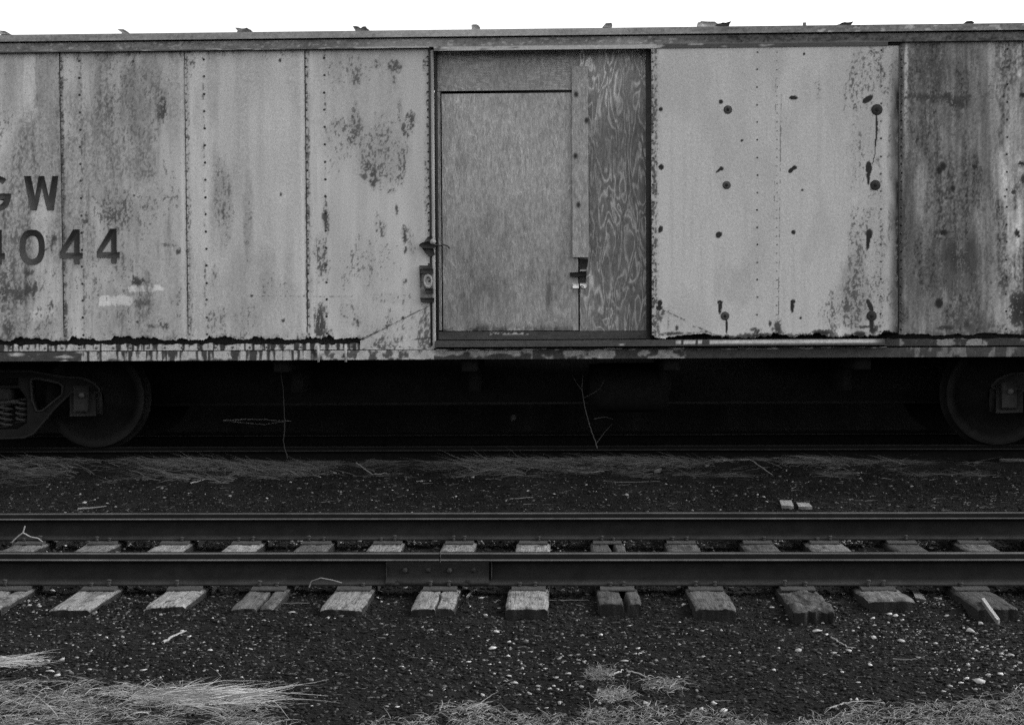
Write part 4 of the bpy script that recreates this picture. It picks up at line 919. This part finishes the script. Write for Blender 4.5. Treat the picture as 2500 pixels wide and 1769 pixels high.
def truck(cx, mirror=False):
    zc = ZC + .419
    YT = 11.86
    # side frame outline measured from the photograph around the visible half, mirrored for the other
    Z = lambda py: Zp(200, py, YT)
    xl = float(XZ(-22, 950, YT)[0])
    def H(px): return float(XZ(px, 950, YT)[0]) - xl
    half = [(0, 904), (95, 905), (160, 918), (215, 922), (243, 934), (258, 950), (256, 956), (246, 958), (188, 958), (178, 968), (150, 993), (118, 1030), (95, 1056), (72, 1066), (0, 1069)]
    R_ = [(H(a), Z(b)) for a, b in half]
    R_[0] = (0, R_[0][1]); R_[-1] = (0, R_[-1][1])
    out = [(cx + a, b) for a, b in R_] + [(cx - a, b) for a, b in R_[::-1][1:-1]]
    tri = [(90, 926), (105, 922), (158, 933), (168, 942), (166, 962), (118, 1001), (103, 1002), (93, 975)]
    h1 = [(cx + H(a), Z(b)) for a, b in tri]; h2 = [(cx - H(a), Z(b)) for a, b in tri]
    wn_ = [(60, 918), (60, 942), (0, 942), (0, 918)]
    wq = [(cx + H(60), Z(920)), (cx + H(60), Z(940)), (cx - H(60), Z(940)), (cx - H(60), Z(920))]
    sp = [(H(84), 975), (H(84), 1028), (H(55), 1045)]
    ws = [(cx + H(62), Z(946)), (cx + H(80), Z(972)), (cx + H(80), Z(1030)), (cx + H(55), Z(1046)), (cx - H(55), Z(1046)), (cx - H(80), Z(1030)), (cx - H(80), Z(972)), (cx - H(62), Z(946))]
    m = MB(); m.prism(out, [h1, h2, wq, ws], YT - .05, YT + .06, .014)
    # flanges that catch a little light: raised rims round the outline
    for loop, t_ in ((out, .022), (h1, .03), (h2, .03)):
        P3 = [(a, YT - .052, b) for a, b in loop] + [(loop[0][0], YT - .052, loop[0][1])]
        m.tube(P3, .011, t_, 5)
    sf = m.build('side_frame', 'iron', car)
    for sgn in (1, -1):
        jx = cx + sgn * .838
        b = MB()
        b.prism([(jx - .105, Z(958)), (jx + .105, Z(958)), (jx + .108, Z(1012)), (jx - .108, Z(1013))], [], YT - .13, YT + .05, .028)
        b.prism([(jx - .065, Z(940)), (jx + .05, Z(940)), (jx + .052, Z(1003)), (jx - .067, Z(1003))], [], YT - .155, YT - .13, .03)
        b.box(jx - .05, jx + .04, YT - .165, YT - .155, Z(1001), Z(999), .02)
        b.lathe([(.0001, -.02), (.02, -.018), (.024, 0)], jx, YT - .155, Z(962), 'y', .07, 12)
        b.build('journal_box', 'iron', sf)
    s = MB(); s.box(cx - .26, cx + .26, YT - .02, YT + .10, Z(985), Z(975), .05); s.box(cx - .2, cx + .2, YT - .05, YT + .3, Z(975), Z(948), .03); s.build('bolster', 'iron', sf)
    for q in (-.165, -.02, .0, .14):
        pass
    for q, yo, pt, pb in ((H(26), -.03, 984, 1044), (H(60), .02, 972, 1034), (-H(26), -.03, 984, 1044), (-H(60), .02, 972, 1034)):
        n = 130; t = np.linspace(0, 1, n); turns = 4.6
        a = t * turns * 2 * math.pi
        pts = np.stack([cx + q + .045 * np.cos(a), YT + yo + .045 * np.sin(a), Z(pt) + (Z(pb) - Z(pt)) * t], -1)
        s = MB(); s.tube(pts, .011, .05, 6); s.build('spring', 'iron', sf, smooth=True)
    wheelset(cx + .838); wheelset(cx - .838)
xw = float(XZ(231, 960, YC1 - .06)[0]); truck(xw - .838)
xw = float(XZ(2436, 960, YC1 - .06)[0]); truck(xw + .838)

# ------------------------------------------------------------------ plants, straw, sticks
def blades(mb, X, Y, Z, L, az, el, width, tone, curl, nseg=4):
    """ribbon blades; az azimuth, el elevation at root, curl bends down"""
    n = len(X); P = np.stack([X, Y, Z], -1); e = el.copy(); a = az.copy()
    pts = [P.copy()]
    for k in range(nseg):
        d = np.stack([np.cos(e) * np.cos(a), np.cos(e) * np.sin(a), np.sin(e)], -1)
        P = P + d * (L / nseg)[:, None]
        P[:, 2] = np.maximum(P[:, 2], gz(P[:, 0], P[:, 1]) + .003)
        pts.append(P.copy()); e = e - curl / nseg; a = a + rng.normal(0, .34, n)
    V = np.zeros((n, nseg + 1, 2, 3))
    for k in range(nseg + 1):
        wd = width * (1 - .85 * k / nseg)
        d = pts[min(k + 1, nseg)] - pts[max(k - 1, 0)]; d /= (np.linalg.norm(d, axis=1)[:, None] + 1e-9)
        side = np.cross(d, np.array([.0, -.8, .6])); side /= (np.linalg.norm(side, axis=1)[:, None] + 1e-6)
        V[:, k, 0] = pts[k] + side * wd[:, None] * .5; V[:, k, 1] = pts[k] - side * wd[:, None] * .5
    m_ = 2 * (nseg + 1); q = [(2 * k, 2 * k + 1, 2 * k + 3, 2 * k + 2) for k in range(nseg)]
    Fc = (np.arange(n)[:, None, None] * m_ + np.asarray(q)[None]).reshape(-1, 4)
    mb.add(V.reshape(-1, 3), Fc, np.repeat(tone, m_))

def patch(mb, n, pxf, ang=(0, 6.283), L=(.06, .16), el=(.0, .7), tone=(.15, .45), width=.0022, curl=.6, sel=None):
    px, py = pxf(n)
    if sel is not None:
        k = sel(px, py); px, py = px[k], py[k]
    x, y, z = GP(px, py); n = len(x)
    blades(mb, x, y, z + .003, rng.uniform(*L, n), rng.uniform(*ang, n), rng.uniform(*el, n), rng.uniform(.6, 1.4, n) * width, rng.uniform(*tone, n) * (.35 + .65 * rng.random(n) ** .5), np.full(n, curl) * rng.uniform(0, 1.5, n))
def both(ang_c, spread, n): return ang_c + rng.normal(0, spread, n)

g = MB()
lb = lambda px: np.interp(px, [-200, 0, 120, 250, 330, 420, 520, 620, 680, 740], [1640, 1648, 1655, 1660, 1672, 1675, 1672, 1690, 1760, 1820])
sel = lambda px, py: (py > lb(px) + 26 * (fbm(px / 40, py / 30, 3, 5) - .3)) & (fbm(px / 50, py / 18, 3, 6) > .45)
uni = lambda x0, x1, y0, y1: (lambda n: (rng.uniform(x0, x1, n), rng.uniform(y0, y1, n)))
patch(g, 9000, uni(-120, 740, 1640, 1860), sel=sel, L=(.04, .13), el=(0, .45), tone=(.06, .36), curl=1.5)
patch(g, 260, uni(-60, 640, 1680, 1800), sel=sel, L=(.05, .13), el=(.2, .9), tone=(.15, .45), curl=1.8)
g.build('dry_grass', 'straw', kind='stuff', label='matted pale dry grass at the lower left corner', category='dry grass')
g = MB()
rb = lambda px: np.interp(px, [840, 950, 1050, 1150, 1250, 1350, 1450, 1600, 1700, 1800, 1900, 2000, 2100, 2200, 2350, 2500, 2640], [1790, 1752, 1742, 1724, 1735, 1742, 1728, 1718, 1728, 1748, 1762, 1745, 1722, 1716, 1706, 1682, 1670])
sel = lambda px, py: (py > rb(px) + 30 * (fbm(px / 40, py / 20, 3, 15) - .35)) & (fbm(px / 45, py / 20, 3, 16) > .34)
patch(g, 15000, uni(840, 2640, 1690, 1850), sel=lambda px, py: sel(px, py - 2), L=(.02, .07), el=(0, .8), tone=(.06, .36), curl=2.0)
patch(g, 500, uni(1950, 2640, 1660, 1850), sel=lambda px, py: py > rb(px) - 5, L=(.04, .11), el=(.0, .6), tone=(.14, .38), curl=1.6)
g.build('dry_grass', 'straw', kind='stuff', label='strip of short dry grass along the lower right edge', category='dry grass')

def fan(n, cx, cy, sx, sy, ac, asd, L, el, tone, name, label, width=.0026, extra=None, curl=1.2):
    m = MB(); px = cx + sx * np.clip(rng.normal(0, 1, n), -1.7, 1.7); py = cy + sy * np.clip(rng.normal(0, 1, n), -1.7, 1.7); x, y, z = GP(px, py)
    a = rng.normal(ac, asd, n)
    blades(m, x, y, z + .004 + np.abs(rng.normal(0, .01, n)), rng.uniform(*L, n), a, rng.uniform(*el, n), rng.uniform(.6, 1.4, n) * width, rng.uniform(*tone, n), rng.uniform(0, 2, n) * curl, 6)
    if extra: extra(m)
    m.build(name, 'straw', label=label, category='grass tuft')
fan(300, 450, 1712, 80, 9, .12, .30, (.14, .44), (.0, .22), (.08, .46), 'grass_tuft', 'wind-combed straw clump fanning right near the lower left', width=.0032, curl=1.0)
fan(330, 400, 1704, 60, 12, 2.6, 1.6, (.04, .14), (.05, .5), (.07, .36), 'grass_tuft', 'tangled heart of the straw clump at the lower left')
fan(90, -10, 1622, 25, 5, .25, .22, (.1, .3), (.02, .25), (.2, .45), 'grass_tuft', 'small pale straw spray at the left edge')
fan(230, 1465, 1652, 20, 8, 1.5, 2.0, (.02, .055), (.1, 1.0), (.08, .22), 'grass_tuft', 'small dense round grass tuft farthest from the lower edge')
fan(260, 1500, 1705, 24, 8, 1.3, 1.8, (.02, .065), (.1, 1.0), (.10, .28), 'grass_tuft', 'brighter domed grass tuft just above the bottom strip of grass')
fan(130, 1620, 1676, 30, 8, .4, 1.2, (.03, .10), (.0, .5), (.08, .24), 'grass_tuft', 'loose sprawling grass tuft right of two rounder ones')
fan(90, 1130, 1735, 34, 8, .6, .9, (.03, .12), (.0, .5), (.10, .28), 'grass_tuft', 'wispy grass tuft at the bottom edge left of the middle')

# straw swept against the ballast shoulder below the boxcar
g = MB()
def shoulder(n): 
    px = rng.uniform(-60, 2560, n); return px, rng.uniform(1104, 1166, n)
sel = lambda px, py: (1.5 * (fbm(px / 70, py / 10, 3, 25) - .5) + .41 + .14 * np.exp(-((px - 560) / 200) ** 2) + .12 * np.exp(-((px - 90) / 130) ** 2) + .08 * np.exp(-((px - 1250) / 180) ** 2) - .10 * sst(px, 1900, 2300)> .53 + .0045 * np.abs(py - 1133))
patch(g, 16000, shoulder, sel=sel, L=(.05, .26), el=(-.1, .25), ang=(-.35, .35), tone=(.02, .14), width=.003, curl=.6)
for cx, cy, sx, n in ((90, 1136, 70, 500), (430, 1140, 40, 250), (560, 1142, 90, 900), (700, 1150, 60, 350), (1230, 1138, 50, 350), (1300, 1132, 60, 500), (1480, 1128, 80, 400), (1640, 1128, 60, 400), (1900, 1108, 20, 120), (2040, 1126, 70, 500)):
    patch(g, n, lambda n: (rng.normal(cx, sx, n), rng.normal(cy, 7, n)), L=(.05, .3), el=(-.05, .45), ang=(-.9, .9) if n % 2 else (2.2, 4.0), tone=(.04, .22), width=.0035, curl=1.0)
patch(g, 9000, shoulder, sel=sel, L=(.05, .2), el=(-.1, .4), ang=(2.8, 3.5), tone=(.02, .12), width=.003, curl=.6)
patch(g, 260, uni(-60, 2560, 1150, 1245), L=(.02, .12), el=(0, .1), ang=(-.9, .9), tone=(.05, .2), width=.004)
patch(g, 1500, uni(-60, 2560, 1430, 1720), sel=lambda px, py: fbm(px / 90, py / 50, 3, 66) > .5, L=(.008, .035), el=(0, .3), tone=(.03, .14), width=.004)
patch(g, 500, uni(-60, 2560, 1450, 1700), L=(.01, .05), el=(0, .2), tone=(.05, .2), width=.003)
g.build('straw_litter', 'straw', kind='stuff', label='flattened straw and dead weeds on the shoulder below the boxcar', category='straw')

def stick(pts, Y=None, r=.005, tone=.25, name='stick', label='', cat='stick', flatp=False, lift=.004, branches=()):
    m = MB()
    def line(pts, r0, r1):
        px = np.array([p[0] for p in pts], float); py = np.array([p[1] for p in pts], float)
        if Y is None:
            x, y, z = GP(px, py); z = z + lift; P3 = np.stack([x, y, z], -1)
        else:
            x, z = XZ(px, py, Y); P3 = np.stack([x, Y + .02 * np.sin(np.arange(len(x)) * 1.7), z], -1)
        # subdivide with slight wobble
        out = []
        for a, b in zip(P3[:-1], P3[1:]):
            for k in range(5): out.append(a + (b - a) * k / 5 + rng.normal(0, r0 * .35, 3) * (k > 0))
        out.append(P3[-1]); out = np.array(out)
        m.tube(out, np.linspace(r0, r1, len(out)), tone, 6)
    line(pts, r, r * .45)
    for b in branches: line(b, r * .5, r * .2)
    return m.build(name, 'straw', label=label, category=cat)
stick([(702, 1118), (693, 1092), (692, 1072), (696, 1050), (694, 1020), (691, 960), (687, 915), (689, 882)], Y=11.72, r=.005, tone=.045, name='sapling', label='bare thin upright sapling in front of the car shadow, left', cat='sapling')
stick([(1458, 1094), (1453, 1075), (1440, 1040), (1427, 990), (1421, 950), (1423, 915)], Y=11.98, r=.005, tone=.09, name='sapling', label='bare forked sapling leaning left in the shadow under the doorway', cat='sapling',
      branches=([(1421, 953), (1408, 935), (1397, 916)], [(1423, 972), (1447, 960), (1463, 950), (1476, 928)], [(1456, 1082), (1474, 1058), (1495, 1034)], [(1450, 1022), (1475, 1018), (1497, 1022)]))
stick([(545, 1026), (600, 1023), (660, 1025), (712, 1027)], Y=13.7, r=.008, tone=.35, name='branch', label='pale forked branch lying in the shadow under the car, left', cat='branch', branches=([(560, 1029), (620, 1034), (645, 1036), (690, 1029), (712, 1027)],))
STK = [([(1385, 1441), (1400, 1466), (1413, 1470)], .0, ''),]
for pts, r, tn, lab in [
    ([(398, 1572), (425, 1555), (455, 1543)], .008, .35, 'grey crooked stick on the cinders below the third tie'),
    ([(465, 1182), (500, 1172)], .008, .45, 'short pale splinter between the tracks, upper left'),
    ([(190, 1245), (260, 1238)], .010, .30, 'flat stick just behind the far rail at the left'),
    ([(1245, 1219), (1302, 1215)], .005, .4, 'thin straight pale stick behind the far rail near the middle'),
    ([(1342, 1467), (1380, 1467), (1435, 1466)], .005, .22, 'thin twig reaching right from the speckled pale tie'),
    ([(630, 1485), (680, 1475), (756, 1474)], .006, .22, 'thin bent twig lying right of the dark split tie'),
    ([(1485, 1652), (1505, 1645), (1522, 1638)], .006, .42, 'pale twig above the domed grass tuft'),
    ([(1530, 1640), (1560, 1646), (1600, 1660)], .005, .35, 'curved twig leading toward the sprawling grass tuft'),
    ([(2029, 1557), (2050, 1570), (2072, 1582), (2090, 1584)], .005, .35, 'thin stick joining two white stones at the right'),
    ([(2180, 1610), (2215, 1612), (2240, 1611)], .005, .2, 'dull twig beside a white stone at the right'),
    ([(2025, 1732), (2060, 1718), (2110, 1714), (2150, 1712)], .005, .35, 'pale twig lying along the lower right grass'),
    ([(1720, 1712), (1790, 1711)], .003, .2, 'faint twig at the lower edge right of the middle'),
    ([(870, 1146), (910, 1148), (945, 1155)], .008, .28, 'pale stalk on the straw left of the doorway'),
    ([(1070, 1142), (1120, 1146), (1168, 1155)], .006, .28, 'curved stalk on the straw below the door latch'),
    ([(1385, 1150), (1430, 1154), (1475, 1153)], .009, .28, 'straight pale lath on the straw below the doorway'),
    ([(1765, 1139), (1830, 1143), (1886, 1145)], .008, .32, 'long pale lath on the straw below the open steel door'),
    ([(1500, 1178), (1570, 1177), (1612, 1175)], .004, .2, 'thin straw stalk lying between the tracks')]:
    stick(pts, r=r * .85, tone=tn * .7, label=lab, lift=r)
# wiry weed standing at the left between the rails
xw_, yw_, zw_ = [float(a[0]) for a in GP(np.array([60.]), np.array([1330.]))]
m = MB()
for l in ([(30, 1322), (45, 1308), (56, 1300)], [(56, 1300), (61, 1283)], [(56, 1300), (75, 1310), (92, 1313), (104, 1322)]):
    x, z = XZ(np.array([p[0] for p in l], float), np.array([p[1] for p in l], float), 8.75); m.tube(np.stack([x, 8.75 + 0 * x, z], -1), .004, .3)
m.build('dead_weed', 'straw', label='forked dead weed stalk in front of the far rail at the left', category='weed')
m = MB()
for l in ([(755, 1433), (760, 1418), (783, 1410)], [(783, 1410), (810, 1415), (835, 1422)]):
    x, z = XZ(np.array([p[0] for p in l], float), np.array([p[1] for p in l], float), 7.45); m.tube(np.stack([x, 7.45 + 0 * x, z], -1), .003, .2)
m.build('dead_weed', 'straw', label='arched thin weed stalk leaning on the near rail', category='weed')

def slab(name, quad, h, tone, label, cat, z=None, lift=0.0):
    px = np.array([q[0] for q in quad], float); py = np.array([q[1] for q in quad], float)
    if z is None: x, y, zz = GP(px, py); z0 = float(zz.mean()) + lift
    else: x, y = XY(px, py, z); z0 = z - h
    m = MB(); n = len(quad)
    V = [(x[i], y[i], z0 - .01) for i in range(n)] + [(x[i], y[i], z0 + h) for i in range(n)]
    m.add(V, [tuple([i, (i + 1) % n, n + (i + 1) % n, n + i]) for i in range(n)], tone * .5)
    m.add(V[n:], [tuple(range(n))], tone)
    return m.build(name, 'tie', label=label, category=cat)
slab('wood_block', [(1908, 1242), (1938, 1243), (1932, 1221), (1903, 1218)], .012, .30, 'left one of two pale wood offcuts behind the far rail', 'wood offcut')
slab('wood_block', [(1950, 1243), (1983, 1243), (1975, 1228), (1944, 1226)], .012, .28, 'right one of two pale wood offcuts behind the far rail', 'wood offcut')
slab('wood_splinter', [(2434, 1512), (2441, 1510), (2403, 1458), (2396, 1460)], .012, .3, 'long pale splinter lying across the smooth dark tie', 'splinter', z=.085)
slab('wood_splinter', [(1138, 1461), (1150, 1452), (1165, 1441), (1154, 1444), (1142, 1455)], .01, .32, 'pale jagged splinter right of the cracked tie', 'splinter')
slab('wood_splinter', [(2235, 1466), (2262, 1470), (2244, 1447), (2226, 1444)], .012, .14, 'grey broken wood chunk right of the thick squared tie', 'splinter')
slab('wood_splinter', [(2440, 1126), (2520, 1128), (2520, 1117), (2438, 1112)], .02, .16, 'grey plank end on the shoulder at the right edge', 'plank')
for q, lab in (([(1596, 1158), (1606, 1160), (1624, 1144), (1614, 1140)], 'short grey splinter slanting on the straw, left of a pair'), ([(1721, 1138), (1732, 1143), (1780, 1110), (1774, 1108)], 'long upright grey splinter slanting on the straw')):
    slab('wood_splinter', q, .012, .22, lab, 'splinter')
# loose scrap in the shadow
m = MB(); x, z = XZ(1255, 1020, 13.4); pebbles(m, np.array([float(x)]), np.array([13.4]), np.array([float(z)]), np.array([.04]), np.array([.10]), .9, .6)
m.build('crumpled_paper', 'stone', label='crumpled grey scrap in the shadow below the plywood door', category='scrap')

for o in list(bpy.data.objects):
    if '_o' in o: del o['_o']
